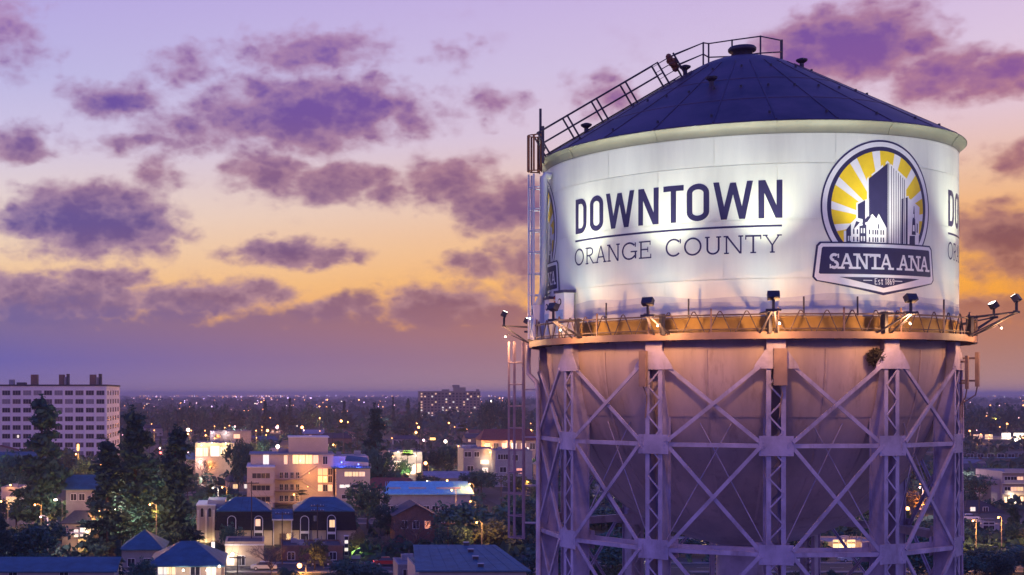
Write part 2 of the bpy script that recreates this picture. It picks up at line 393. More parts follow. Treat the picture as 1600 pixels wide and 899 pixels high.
# --- lettering: every character a thin sheet of vinyl bent on the shell
def glyph(ch, t, serif=False):
    """quads in a unit cell; returns list of (quad, part) in 0..w (w=1), 0..1; t is stroke in cell units (tx, ty)"""
    tx, ty = t; q = []
    def V(x0, x1, y0=0, y1=1): q.append(((x0,y0),(x1,y0),(x1,y1),(x0,y1)))
    def Dg(x0, y0, x1, y1, w=tx): q.append(((x0-w/2,y0),(x0+w/2,y0),(x1+w/2,y1),(x1-w/2,y1)) if y1 > y0 else ((x1-w/2,y1),(x1+w/2,y1),(x0+w/2,y0),(x0-w/2,y0)))
    def arc(cx, cy, rx, ry, a0, a1, n=14):
        for i in range(n):
            a, b_ = R(a0+(a1-a0)*i/n), R(a0+(a1-a0)*(i+1)/n)
            q.append(((cx+rx*cos(a), cy+ry*sin(a)), (cx+rx*cos(b_), cy+ry*sin(b_)), (cx+(rx-tx)*cos(b_), cy+(ry-ty)*sin(b_)), (cx+(rx-tx)*cos(a), cy+(ry-ty)*sin(a))))
    def sf(x, y, w=None):
        if serif:
            w = w or tx*2.6
            q.append(((x-w/2,y),(x+w/2,y),(x+w/2,y+ty*.75),(x-w/2,y+ty*.75)))
    e = ty*.75
    if ch == 'D':
        V(0, tx); V(tx, .5, 0, ty); V(tx, .5, 1-ty, 1); arc(.5, .7, .5, .3, 0, 90, 7); arc(.5, .3, .5, .3, -90, 0, 7); V(1-tx, 1, .3, .7)
    elif ch == 'O' and not serif:
        V(0, tx, .25, .75); V(1-tx, 1, .25, .75); arc(.5, .75, .5, .25, 0, 180, 14); arc(.5, .25, .5, .25, 180, 360, 14)
    elif ch == 'O': arc(.5, .5, .5, .51, 0, 360, 30)
    elif ch == 'C':
        arc(.53, .5, .53, .51, 42, 318, 24); V(.92, .92+tx*.7, .72, .97)
    elif ch == 'G':
        arc(.52, .5, .52, .51, 42, 325, 24); V(.9, .9+tx*.7, .72, .97); V(1-tx, 1, .05, .42); V(.62, 1.06, .42, .42+e)
    elif ch == 'W':
        h = tx/2; Dg(h, 1, .27, 0); Dg(.27, 0, .5, .97 if not serif else .9); Dg(.5, .97, .73, 0); Dg(.73, 0, 1-h, 1)
        sf(h, 1-e); sf(1-h, 1-e)
    elif ch == 'N':
        w = tx*(.8 if serif else 1)
        i0 = .1 if serif else 0
        V(i0, i0+w); V(1-w-i0, 1-i0); Dg(i0+w*.6, 1, 1-i0-w*.6, 0, tx*1.12)
        sf(i0+w*.2, 1-e); sf(i0+w/2, 0); sf(1-i0-w/2, 1-e)
    elif ch == 'T':
        V(.5-tx/2, .5+tx/2, 0, 1-ty); V(0, 1, 1-ty, 1); sf(.5, 0, tx*3)
        if serif: V(0, tx*.6, .76, 1-ty); V(1-tx*.6, 1, .76, 1-ty)
    elif ch == 'R':
        V(.12, .12+tx); V(.12+tx, .5, 1-ty, 1); V(.12+tx, .5, .46, .46+ty*.9); arc(.5, .735, .36, .265, -90, 90, 10); Dg(.45, .48, .88, 0); sf(.12+tx/2, 0); sf(.1+tx/2, 1-e); sf(.92, 0, tx*1.8)
    elif ch == 'A':
        h = tx/2; Dg(.1+h*.6, 0, .5, 1, tx*(.75 if serif else 1)); Dg(.9-h*.6, 0, .5, 1); V(.25, .75, .3, .3+e); sf(.1+h*.5, 0); sf(.9-h*.5, 0)
    elif ch == 'E':
        V(.1, .1+tx); V(.1, .95, 0, ty*.8); V(.1, .9, 1-ty*.8, 1); V(.1, .72, .48, .48+ty*.8)
        if serif: V(0, .1, 0, e); V(0, .1, 1-e, 1); V(.95-tx*.6, .95, ty*.8, .25); V(.9-tx*.6, .9, .76, 1-ty*.8); V(.72-tx*.5, .72, .36, .66)
    elif ch == 'U':
        V(.1, .1+tx, .3, 1); V(.9-tx, .9, .3, 1); arc(.5, .32, .4, .33, 180, 360, 14); sf(.1+tx/2, 1-e); sf(.9-tx/2, 1-e)
    elif ch == 'Y':
        V(.5-tx/2, .5+tx/2, 0, .45); Dg(.5, .42, .1, 1, tx*.9); Dg(.5, .42, .9, 1, tx*.9); sf(.5, 0); sf(.1, 1-e); sf(.9, 1-e)
    elif ch == 'S':
        arc(.5, .735, .42, .275, 35, 270, 16); arc(.5, .275, .44, .285, -145, 90, 16); V(.82, .82+tx*.5, .7, .97); V(.08, .08+tx*.5, .03, .3)
    elif ch == 's':
        arc(.5, .56, .42, .2, 35, 270, 8); arc(.5, .2, .42, .21, -145, 90, 8)
    elif ch == 't': V(.4, .4+tx, .1, .9); V(.1, .9, .62, .62+ty); V(.4, .9, 0, ty)
    elif ch == '1': V(.4, .4+tx); V(.15, .45, .8, .8+ty); sf(.5, 0, .8)
    elif ch == '8': arc(.5, .75, .4, .26, 0, 360, 14); arc(.5, .26, .46, .27, 0, 360, 14)
    elif ch == '6': arc(.5, .3, .46, .31, 0, 360, 14); arc(.62, .42, .58, .58, 90, 185, 8)
    elif ch == '9': arc(.5, .7, .46, .31, 0, 360, 14); arc(.38, .58, .58, .58, -90, 5, 8)
    return q
def bend(m, quad, rad, mi=0, step=.32):
    """a quad in (arc metres, height) laid on the cylinder, split so that it follows the curve"""
    (a, b_, c, d_) = quad
    n = max(1, int(max(abs(b_[0]-a[0]), abs(c[0]-d_[0]))/step + .999)); k = max(1, int(max(abs(d_[0]-a[0]), abs(c[0]-b_[0]))/step + .999))
    def at(s_, t_):
        u = (a[0]*(1-s_)+b_[0]*s_)*(1-t_) + (d_[0]*(1-s_)+c[0]*s_)*t_
        v = (a[1]*(1-s_)+b_[1]*s_)*(1-t_) + (d_[1]*(1-s_)+c[1]*s_)*t_
        return pc(math.degrees(u/RT), rad, v)
    for i in range(n):
        for j in range(k): m.quad(at(i/n, j/k), at((i+1)/n, j/k), at((i+1)/n, (j+1)/k), at(i/n, (j+1)/k), mi)
def text(items, z0, z1, stroke, serif, rad, mt, off=0.0, name='letter'):
    for ch, a0, a1 in items:
        u0, u1 = R(a0+off)*RT, R(a1+off)*RT; w = u1-u0
        m = MB()
        for i, q in enumerate(glyph(ch, (stroke/w, stroke/(z1-z0)), serif)):
            bend(m, [(u0+w*x, z0+(z1-z0)*y) for x, y in q], rad + .0006*(i % 9))
        m.build(name, mt, tank)
DT = [('D',-69.5,-64.4),('O',-63.0,-57.8),('W',-56.8,-47.4),('N',-46.2,-40.3),('T',-39.0,-33.6),('O',-32.8,-27.1),('W',-26.1,-16.4),('N',-15.1,-9.3)]
OC = [('O',-69.9,-65.6),('R',-64.9,-61.1),('A',-60.8,-56.6),('N',-56.3,-52.0),('G',-51.3,-46.8),('E',-46.0,-42.2),('C',-38.4,-34.3),('O',-33.5,-29.0),('U',-28.2,-24.1),('N',-23.5,-18.7),('T',-18.3,-14.4),('Y',-13.9,-9.6)]
PER = 115.4
for off in (0, PER):
    text(DT, 7.03, 8.55, .225, False, RT+.006, 'navy_vinyl', off)
    text(OC, 5.64, 6.37, .072, True, RT+.006, 'navy_vinyl', off)
    m = MB(); bend(m, [(R(-69.7+off)*RT, 6.68), (R(-9.4+off)*RT, 6.68), (R(-9.4+off)*RT, 6.76), (R(-69.7+off)*RT, 6.76)], RT+.006); m.build('underline', 'navy_vinyl', tank)
# emblem
def emblem(ac):
    u0 = R(ac)*RT; zc = 7.48
    def ring(name, r0, r1, mt, rad, a0=0, a1=360, n=72):
        m = MB()
        for i in range(n):
            a, b_ = R(a0+(a1-a0)*i/n), R(a0+(a1-a0)*(i+1)/n)
            bend(m, [(u0+r1*cos(a), zc+r1*sin(a)), (u0+r1*cos(b_), zc+r1*sin(b_)), (u0+r0*cos(b_), zc+r0*sin(b_)), (u0+r0*cos(a), zc+r0*sin(a))], rad)
        return m.build(name, mt, tank)
    A0, A1 = -40, 220
    ring('emblem_outline', 2.63, 2.70, 'navy_vinyl', RT+.006, A0, A1)
    ring('emblem_border', 2.44, 2.63, 'white_vinyl', RT+.006, A0, A1)
    ring('emblem_ring', 2.27, 2.44, 'navy_vinyl', RT+.006, A0, A1)
    m = MB()   # sunburst: yellow and white wedges from a low centre to the ring
    c = (u0+.05, 6.9)
    NS = 96
    def onring(t):
        # distance from c to circle of radius 2.27 around (u0, zc)
        dx, dy = cos(t), sin(t); ex, ey = c[0]-u0, c[1]-zc
        bq = ex*dx+ey*dy; cq = ex*ex+ey*ey-2.27**2
        return -bq + sqrt(bq*bq-cq)
    step_ = 2*pi/NS
    for i in range(NS):
        t0, t1 = i*step_, (i+1)*step_
        ph = ((i+.5)*360/NS - 3) % 22.5
        white = ph < 6.4
        r0, r1 = onring(t0), onring(t1)
        pa, pb = (c[0]+r0*cos(t0), c[1]+r0*sin(t0)), (c[0]+r1*cos(t1), c[1]+r1*sin(t1))
        if min(pa[1], pb[1]) < 5.8 : 
            if max(pa[1], pb[1]) < 5.75: continue
        for j in range(6):
            f0, f1 = j/6, (j+1)/6
            def L_(p, f): return (c[0]+(p[0]-c[0])*f, c[1]+(p[1]-c[1])*f)
            bend(m, [L_(pa, f0), L_(pa, f1), L_(pb, f1), L_(pb, f0)], RT+.007, 1 if white else 0, 1.0)
    m.build('sunburst', ['yellow_vinyl', 'white_vinyl'], tank)
    k = [0]
    def shp(m, pts, mi, lay):
        pts = [(u0+x, z) for x, z in pts]
        if len(pts) == 3: pts = [pts[0], pts[1], pts[2], pts[2]]
        if len(pts) == 5:   # gable: fan of quads
            a, b_, c_, d_, e_ = pts
            bend(m, [a, b_, c_, e_], RT+.008+.0012*lay, mi, .4); bend(m, [c_, d_, e_, e_], RT+.008+.0012*lay, mi, .4); return
        bend(m, pts, RT+.008+.0012*lay, mi, .4)
    m = MB()
    shp(m, [(-.74,6.0),(.25,6.0),(.25,9.38),(-.74,8.62)], 1, 0)
    shp(m, [(.2,6.0),(1.22,6.0),(1.24,8.72),(.2,9.38)], 1, 0.4)
    shp(m, [(-.66,6.0),(.25,6.0),(.25,9.28),(-.66,8.61)], 0, 1)
    shp(m, [(.27,6.0),(1.14,6.0),(1.15,8.66),(.27,9.28)], 1, 1.2)
    for f in (.0, .16, .3, .44, .58, .72, .86, .97):
        x = .28+.86*f; zt = 9.27-.61*f
        shp(m, [(x,6.0),(x+.035,6.0),(x+.035,zt-.02),(x,zt)], 0, 2)
    shp(m, [(-1.22,6.0),(-.62,6.0),(-.62,7.83),(-1.22,7.63)], 1, 0.6)
    shp(m, [(-1.15,6.0),(-.82,6.0),(-.82,7.75),(-1.15,7.57)], 0, 2)
    shp(m, [(.9,6.0),(1.38,6.0),(1.38,8.02),(.9,7.9)], 1, 1.6)
    shp(m, [(.95,6.0),(1.31,6.0),(1.32,7.96),(.97,7.87)], 0, 2.4)
    shp(m, [(1.31,6.0),(1.98,6.0),(2.04,7.6),(1.32,7.96)], 1, 2)
    shp(m, [(1.55,6.45),(1.80,6.45),(1.76,7.1),(1.6,7.1)], 0, 3); shp(m, [(1.62,7.1),(1.74,7.1),(1.71,7.62),(1.68,7.62)], 0, 3.2)
    shp(m, [(1.61,6.6),(1.73,6.6),(1.72,6.85),(1.62,6.85)], 1, 4); shp(m, [(1.63,7.15),(1.7,7.15),(1.7,7.3),(1.63,7.3)], 1, 4.2)
    shp(m, [(1.41,6.0),(1.75,6.0),(1.75,6.42),(1.43,6.4)], 0, 3.4); shp(m, [(1.85,6.55),(1.92,6.55),(1.92,6.9),(1.86,6.95)], 0, 3.6)
    m.build('emblem_towers', ['navy_vinyl', 'white_vinyl'], tank)
    m = MB()
    shp(m, [(-1.75,6.0),(.18,6.0),(.18,6.62),(-1.75,6.5)], 1, 4)
    shp(m, [(-1.48,6.4),(-.94,6.4),(-.94,6.98),(-1.22,7.03),(-1.48,6.8)], 1, 4.4)
    shp(m, [(-.8,6.3),(-.25,6.3),(-.25,6.97),(-.5,7.2),(-.8,6.9)], 1, 4.6)
    shp(m, [(-.42,6.3),(.18,6.3),(.18,6.66),(-.2,7.22),(-.42,6.8)], 1, 5.2)
    shp(m, [(-1.65,6.0),(-1.45,6.0),(-1.45,6.78),(-1.65,6.55)], 0, 6); shp(m, [(-1.36,6.55),(-1.22,6.9),(-1.06,6.85),(-1.3,6.6)], 0, 6)
    shp(m, [(-1.08,6.0),(-.77,6.0),(-.77,6.77),(-1.08,6.7)], 0, 6.2); shp(m, [(-.98,6.8),(-.72,6.88),(-.55,7.1),(-.72,7.1)], 0, 6.4)
    for x in (-1.58, -1.5): shp(m, [(x,6.1),(x+.04,6.1),(x+.04,6.3),(x,6.3)], 1, 7)
    for x in (-1.02, -.9): 
        for z in (6.1, 6.42): shp(m, [(x,z),(x+.06,z),(x+.06,z+.2),(x,z+.2)], 1, 7)
    for x in (-1.36, -1.2, -.66, -.5, -.38, -.28, -.12, .0):
        for z in (6.08, 6.38): shp(m, [(x,z),(x+.06,z),(x+.06,z+.19),(x,z+.19)], 0, 7.4)
    shp(m, [(-.24,6.62),(-.18,6.62),(-.18,6.8),(-.24,6.8)], 0, 7.4)
    m.build('emblem_houses', ['navy_vinyl', 'white_vinyl'], tank)
    # banner
    m = MB(); lay = .02
    def plate(ht, hb, z0, zm, z1, tip, mi, rad, cut):
        """flared shield: clipped top corners, sides spreading to zm, clipped lower corners, point at tip"""
        bend(m, [(u0-ht, z1-cut), (u0+ht, z1-cut), (u0+ht-cut, z1), (u0-ht+cut, z1)], rad, mi)
        bend(m, [(u0-hb, zm), (u0+hb, zm), (u0+ht, z1-cut), (u0-ht, z1-cut)], rad, mi)
        bend(m, [(u0-hb+cut, z0), (u0+hb-cut, z0), (u0+hb, zm), (u0-hb, zm)], rad, mi)
        if tip is not None:
            bend(m, [(u0-hb+cut, z0), (u0+.02, tip), (u0+.02, z0), (u0-hb+cut, z0)], rad, mi); bend(m, [(u0+.02, tip), (u0+hb-cut, z0), (u0+hb-cut, z0), (u0+.02, z0)], rad, mi)
    plate(2.88, 3.03, 4.50, 4.66, 6.06, 3.95, 0, RT+lay, .14); plate(2.80, 2.95, 4.53, 4.67, 6.0, 4.06, 1, RT+lay+.009, .12); plate(2.66, 2.78, 4.78, 4.82, 5.86, None, 0, RT+lay+.018, .05)
    bend(m, [(u0-1.95, 4.66), (u0+.02, 4.24), (u0+1.99, 4.66), (u0+.02, 4.66)], RT+lay+.018, 0, .2)
    for s_ in (-1, 1): bend(m, [(u0+.02+s_*.55, 4.52), (u0+.02+s_*.95, 4.52), (u0+.02+s_*.95, 4.55), (u0+.02+s_*.55, 4.55)], RT+lay+.027, 1)
    m.build('emblem_banner', ['navy_vinyl', 'white_vinyl'], tank)
    SA = [('S',2.1,4.9),('A',4.7,8.9),('N',9.0,13.0),('T',13.2,16.4),('A',16.0,20.3),('A',21.9,25.9),('N',26.0,30.2),('A',30.0,33.9)]
    off = ac-17.3
    text(SA, 4.98, 5.60, .115, True, RT+lay+.027, 'white_vinyl', off)
    EST = [('E',14.6,15.5),('s',15.6,16.4),('t',16.5,17.2),('1',17.8,18.4),('8',18.5,19.2),('6',19.3,20.0),('9',20.1,20.8)]
    text(EST, 4.38, 4.63, .028, False, RT+lay+.027, 'white_vinyl', off)
emblem(17.3); emblem(17.3-PER)

# --- balcony
bal = MB()
bal.lathe([(8.99, 2.30+H), (9.6, 2.30+H), (9.6, 2.18+H), (9.72, 2.18+H), (9.72, 2.46+H), (9.64, 2.46+H), (9.64, 2.34+H), (8.99, 2.34+H)], 120)
bal = bal.build('balcony', 'balcony_paint', TW)
m = MB(); m.bar(pc(0, 9.0, 2.22), pc(0, 9.6, 2.22), .08, .14); m = m.mesh('bracket', 'balcony_paint')
for k in range(36): link('bracket', m, bal, rz=R(10*k+4))
m = MB(); m.lathe([(9.66, 3.12+H), (9.72, 3.12+H), (9.72, 3.18+H), (9.66, 3.18+H), (9.66, 3.12+H)], 120); m.lathe([(9.67, 2.56+H), (9.71, 2.56+H), (9.71, 2.6+H), (9.67, 2.6+H), (9.67, 2.56+H)], 120)
m.build('rail', 'rail_brown', bal)
hoop = MB(); wv = 360/60
def hp(da, z): return pc(da, 9.69, z)
hoop.tube([hp(-.42*wv, 2.46), hp(-.09*wv, 3.2), hp(-.03*wv, 3.29), hp(.03*wv, 3.29), hp(.09*wv, 3.2), hp(.42*wv, 2.46)], .024, 5)
hoop = hoop.mesh('railing_hoop', 'rail_brown')
for k in range(60): link('railing_hoop', hoop, bal, rz=R(k*wv))
pst = MB(); pst.box(-.03, .03, -.03, .03, 0, .95); pst = pst.mesh('post', 'balcony_paint')
for k in range(24): link('post', pst, bal, pc(15*k+4, 9.69, 2.46), R(15*k+4))
ant = MB(); ant.tube([(0,0,0),(0,0,.75)], .035, 6); ant = ant.mesh('mast', 'dark_metal')
for a in (-54, -31.5, -5, 8, 36): link('mast', ant, bal, pc(a, 9.5, 3.1))
# --- floodlights on brackets
mat('lens', (.9,.9,.9), .3, 0, emit=(1.0,.95,.82), estr=14.0)
FL = [(-101, 10.9, 3.75), (-63, 11.0, 3.65), (-37.6, 11.2, 3.62), (-13.2, 11.2, 3.72), (14.2, 11.2, 3.62), (49, 11.45, 3.85), (86, 11.3, 4.0), (112, 11.2, 3.7), (-130, 11.2, 3.7), (150, 11.2, 3.7), (-165, 11.2, 3.7)]
def flood(a, r, z):
    m = MB(); an = R(a); tn = Vector((cos(an), sin(an), 0))
    for s_ in (-.16, .16):
        m.bar(pc(a, 9.72, 3.18)+tn*s_*2, pc(a, r, z-.5)+tn*s_*.3, .055, .055)
        m.bar(pc(a, 9.72, 2.42)+tn*s_*2, pc(a, r, z-.52)+tn*s_*.3, .055, .055)
    m.bar(pc(a, 9.7, 2.4), pc(a, 9.7, 3.25), .42, .12)
    m.tube([pc(a, r, z-.56), pc(a, r, z-.1)], .055, 6)
    m.bar(pc(a, r, z-.5)-tn*.28, pc(a, r, z-.5)+tn*.28, .14, .1)
    fl = m.build('floodlight', 'dark_metal', TW)
    h_ = MB(); c = pc(a, r, z+.05); aim = pc(a, RT, 7.6); dv = (aim-c).normalized()
    h_.bar(c-dv*.13, c+dv*.15, .44, .26, up=dv.cross(tn))
    h_.bar(c+dv*.152, c+dv*.16, .37, .20, up=dv.cross(tn), m=1)
    h_.build('lamp_head', ['dark_metal', 'lens'], fl)
    up_ = (pc(a, RT, 14.5)-c).normalized()
    lamp(fl, c+dv*.3, FLOODW, (.97,1.0,.84), .15, typ='SPOT', aim=c+dv*.3+up_, spot=74, blend=1.0)     # narrow beam up the wall
    lamp(fl, c+dv*.32, FLOODL, (.92,1.0,.90), .3, typ='SPOT', aim=pc(a, RT, 6.8), spot=150, blend=.9)   # wide spill
FLOODW, FLOODL = 2300.0, 135.0
for f in FL: flood(*f)
# small warm bulbs added outside the railing to light bowl and base band
mat('fill_bulb', (.9,.9,.9), .3, 0, emit=(1.0,.72,.42), estr=30.0)
BULBW = 330.0
for a in (-99.6, -61.6, -36.2, -11.8, 15.6, 50.4):
    m = MB(); m.tube([pc(a, 9.72, 2.4), pc(a, 10.7, 2.86), pc(a, 10.8, 2.78)], .025, 5); 
    jb = m.build('warm_fill_lamp', 'dark_metal', TW)
    m = MB(); m.ball(pc(a, 10.84, 2.72), .035, 8); m.build('bulb', 'fill_bulb', jb)
    lamp(jb, pc(a, 10.92, 2.66), BULBW, (1.0,.50,.20), .12)

# --- legs
NCOL = 12; PH = -11.05; RC = 9.2
Z2, Z3 = -2.08, -6.42; ZT = -0.0
tops = 2.18
levels = [Z2, Z3, -10.8, -15.2, -19.6, -24.0]
def cframe(k):
    a = PH + 360/NCOL*k; an = R(a); return a, Vector((sin(an), -cos(an), 0)), Vector((cos(an), sin(an), 0))
visible = {-3, -2, -1, 0, 1, 2, 3}
lace = MB(); lace.box(-.031, .031, -.012, .012, 0, 1)
HW = .28
for k in range(-5, 7):
    a, rd, tn = cframe(k)
    c = MB()
    def P(t_, r_, z): return rd*r_ + tn*t_ + Vector((0,0,z+H))
    zb = -H+.35
    for s_ in (-1, 1):
        x0 = HW*s_
        c.hexa([P(x0-.012, 8.42, zb), P(x0+.012, 8.42, zb), P(x0+.012, RC-.01, zb), P(x0-.012, RC-.01, zb), P(x0-.012, 8.42, tops), P(x0+.012, 8.42, tops), P(x0+.012, RC-.01, tops), P(x0-.012, RC-.01, tops)])   # channel web
        for rr in (RC, 8.4):
            c.hexa([P(x0-.09, rr-.02, zb), P(x0+.09, rr-.02, zb), P(x0+.09, rr+.02, zb), P(x0-.09, rr+.02, zb), P(x0-.09, rr-.02, tops), P(x0+.09, rr-.02, tops), P(x0+.09, rr+.02, tops), P(x0-.09, rr+.02, tops)])   # flanges
    c.hexa([P(-.9, 7.9, -H+.02), P(.9, 7.9, -H+.02), P(.9, 9.7, -H+.02), P(-.9, 9.7, -H+.02), P(-.7, 8.1, -H+.36), P(.7, 8.1, -H+.36), P(.7, 9.5, -H+.36), P(-.7, 9.5, -H+.36)])
    colo = c.build('column', 'steel_paint', TW)
    # lacing
    rest = MB(); zz = .8; sgn = 1; pitch = .62
    z = -H+.6; pend = []
    while z < 1.2:
        p, q = P(-HW*sgn, RC+.03, z), P(HW*sgn, RC+.03, z+pitch)
        if k in visible and z > -9.2: 
            lb = MB(); lb.bar(p, q, .062, .022, up=rd); lb.build('lacing_bar', 'steel_paint', colo)
        else: rest.bar(p, q, .062, .022, up=rd)
        rest.bar(P(-HW*sgn, 8.36, z), P(HW*sgn, 8.36, z+pitch), .062, .022, up=rd)
        sgn = -sgn; z += pitch
    rest.build('lacing', 'steel_paint', colo, kind='stuff')
    for lv in levels:
        g = MB(); hw, hh = .66, .40
        g.hexa([P(-hw, RC+.05, lv-hh), P(hw, RC+.05, lv-hh), P(hw, RC+.075, lv-hh), P(-hw, RC+.075, lv-hh), P(-hw, RC+.05, lv+hh), P(hw, RC+.05, lv+hh), P(hw, RC+.075, lv+hh), P(-hw, RC+.075, lv+hh)])
        for s_ in (-1, 1):   # rivet rows
            for j in range(5):
                p = P(s_*.5, RC+.075, lv-.3+.15*j); g.bar(p, p+rd*.02, .04, .04)
        g.build('gusset', 'steel_paint', colo)
        g = MB(); g.hexa([P(-hw, 8.30, lv-hh), P(hw, 8.30, lv-hh), P(hw, 8.32, lv-hh), P(-hw, 8.32, lv-hh), P(-hw, 8.30, lv+hh), P(hw, 8.30, lv+hh), P(hw, 8.32, lv+hh), P(-hw, 8.32, lv+hh)])
        if lv < -5: g.build('gusset', 'steel_paint', colo)
    g = MB()   # flared top gusset
    for s0, s1, s2 in ((-1, 1, 1),):
        front = [P(-.86, RC+.05, 1.0), P(.86, RC+.05, 1.0), P(.80, RC+.05, 1.18), P(.42, RC+.05, 1.75), P(-.42, RC+.05, 1.75), P(-.80, RC+.05, 1.18)]
        back = [p + rd*.028 for p in front]
        g.poly(front[::-1]); g.poly(back)
        for i in range(6): g.quad(front[i], front[(i+1) % 6], back[(i+1) % 6], back[i])
    g.build('gusset', 'steel_paint', colo)
    g = MB()   # cover plate up to the balcony
    g.hexa([P(-.36, RC+.026, 1.75), P(.36, RC+.026, 1.75), P(.36, RC+.046, 1.75), P(-.36, RC+.046, 1.75), P(-.36, RC+.026, 2.17), P(.36, RC+.026, 2.17), P(.36, RC+.046, 2.17), P(-.36, RC+.046, 2.17)])
    g.build('cover_plate', 'steel_paint', colo)
# panel antennas hung on three legs
def antenna(a, r, z0, z1, toff, w=.46, dp=.2):
    an = R(a); rd = Vector((sin(an), -cos(an), 0)); tn = Vector((cos(an), sin(an), 0))
    m = MB()
    def P(t_, r_, z): return rd*r_ + tn*t_ + Vector((0,0,z+H))
    m.hexa([P(toff-w/2, r, z0), P(toff+w/2, r, z0), P(toff+w/2, r+dp, z0), P(toff-w/2, r+dp, z0), P(toff-w/2, r, z1), P(toff+w/2, r, z1), P(toff+w/2, r+dp, z1), P(toff-w/2, r+dp, z1)])
    for z in (z0+.25, z1-.25): m.bar(P(toff, 9.2, z), P(toff, r+.03, z), .08, .08)
    m.tube([P(toff, r+dp*.5, z0), P(toff+.1, r-.02, z0-.35), P(toff+.05, 9.24, z0-.7), P(toff, 9.24, z0-1.3)], .03, 5)
    bv = m.build('panel_antenna', 'balcony_paint', TW); return bv
antenna(PH-30, 9.34, .3, 1.78, -.36, .3)
antenna(PH, 9.34, .33, 1.8, .12, .5)
antenna(PH+60, 9.45, .2, 1.6, .3, .16, .12); antenna(PH+62, 9.75, .3, 1.75, .42, .2, .14)
# --- struts and braces between legs
for k in range(-5, 7):
    a0, r0, t0 = cframe(k); a1, r1, t1 = cframe(k+1)
    nr = (r0+r1).normalized()
    for i, lv in enumerate(levels):
        m = MB(); zc = Vector((0,0,lv+H))
        m.bar(r0*(RC+.02)+t0*.4+zc, r1*(RC+.02)-t1*.4+zc, .16, .17, up=(0,0,1))
        m.build('strut', 'steel_paint', TW)
        if lv < -5:
            m = MB(); m.bar(r0*8.35+t0*.3+zc, r1*8.35-t1*.3+zc, .1, .36); m.bar(r0*8.7+t0*.3+zc-Vector((0,0,.12)), r1*8.7-t1*.3+zc-Vector((0,0,.12)), .45, .03)
            m.build('inner_strut', 'steel_paint', TW)
    zs = [1.15] + levels
    for zu, zl in zip(zs, zs[1:]):
        for flip in (0, 1):
            zA, zB = (zu-.05, zl+.15) if not flip else (zl+.15, zu-.05)
            p = r0*(RC+.03+.08*flip)+t0*.62+Vector((0,0,zA+H)); q = r1*(RC+.03+.08*flip)-t1*.62+Vector((0,0,zB+H))
            m = MB(); m.bar(p, q  , .045, .15, up=Vector((0,0,1)).cross(q-p).cross(q-p) if False else (0,0,1)); m.bar(p-nr*.06, q-nr*.06, .12, .03)
            m.build('brace', 'steel_paint', TW)
    # thin tie rods from the lower ring up to the bowl
    for s_, (ra, ta, rb) in ((1, (r0, t0, r1)), (-1, (r1, -t1, r0))):
        f = .64
        hi = (ra*(1-f)+rb*f).normalized()*8.35 + Vector((0,0,-1.2+H))
        m = MB(); m.tube([ra*8.9+ta*.3+Vector((0,0,Z3+.2+H)), hi], .022, 5); m.build('tie_rod', 'steel_paint', TW)

# --- caged ladders and the pipe on the left
mat('ladder_steel', (.34,.25,.30), .6, .2, 2)
def caged(name, a, r, z0, z1, mt, mt2, w=.42, cage=.42, nbar=5, hoopstep=1.45):
    an = R(a); rd = Vector((sin(an), -cos(an), 0)); tn = Vector((cos(an), sin(an), 0))
    def P(t_, r_, z): return rd*r_ + tn*t_ + Vector((0,0,z+H))
    m = MB()
    for s_ in (-1, 1): m.bar(P(s_*w/2, r, z0), P(s_*w/2, r, z1), .05, .05)
    nr_ = int((z1-z0)/.32)
    for i in range(nr_): m.tube([P(-w/2, r, z0+.32*i+.1), P(w/2, r, z0+.32*i+.1)], .014, 4)
    ld = m.build(name, mt, TW)
    cb = MB()
    for j in range(nbar):
        t = pi*j/(nbar-1); cb.bar(P(-cage*cos(t), r+.05+cage*1.5*sin(t), z0+.05), P(-cage*cos(t), r+.05+cage*1.5*sin(t), z1), .075, .075)
    cb.build('cage_bar', mt2, ld)
    z = z0+.08
    while z <= z1+.01:
        hb = MB(); hb.tube([P(-cage*cos(pi*i/10), r+.05+cage*1.5*sin(pi*i/10), z) for i in range(11)], .03, 5)
        hb.build('cage_hoop', mt2, ld); z += hoopstep
    return ld
caged('leg_ladder', -103, 9.95, -6.98, 2.5, 'ladder_steel', 'ladder_steel', .6, .48, 6, 1.05)
m = MB(); an = R(-103)
for z in (-6.2, -4.4, -2.08, .2): m.bar(pc(-103, 9.2, z), pc(-103, 9.95, z), .5, .06)
m.build('ladder_bracket', 'steel_paint', TW)
caged('shell_ladder', -91, 9.2, 2.5, 10.2, 'cabinet_white', 'cabinet_white', .5, .42, 5, 1.0)
caged('eave_ladder', -90, 9.36, 10.25, 12.0, 'rail_rust', 'rail_rust', .5, .36, 6, 1.65)
m = MB()
m.bar(pc(-89, 9.4, 10.6), pc(-89, 9.4, 13.2), .1, .1); m.bar(pc(-86, 9.4, 10.6), pc(-86, 9.4, 12.3), .1, .1); m.bar(pc(-89, 9.4, 11.5), wp(9.12, .3, 1.0), .06, .06); m.bar(pc(-89, 9.4, 10.9), wp(9.12, .3, .4), .06, .06)
m.build('gate_post', 'rail_dark', TW)
m = MB(); m.tube([pc(-85.5, 9.05, 10.0), pc(-85.5, 9.3, 10.05), pc(-85.5, 9.36, 9.9), pc(-85.5, 9.36, 5.0), pc(-87, 9.45, 4.4), pc(-90, 9.55, 4.0)], .16, 10); m.build('overflow_pipe', 'tank_white', TW, True)
m = MB(); m.tube([pc(-88, 9.1, 9.6), pc(-88, 9.14, 9.5), pc(-88, 9.14, 3.2)], .06, 8); m.build('conduit', 'tank_white', TW, True)
m = MB(); m.tube([pc(-99, 9.75, 2.3), pc(-99, 9.75, .95), pc(-97, 9.4, .55), pc(-95, 9.34, .1), pc(-95, 9.34, -9)], .12, 8); m.build('drain_pipe', 'steel_paint', TW, True)
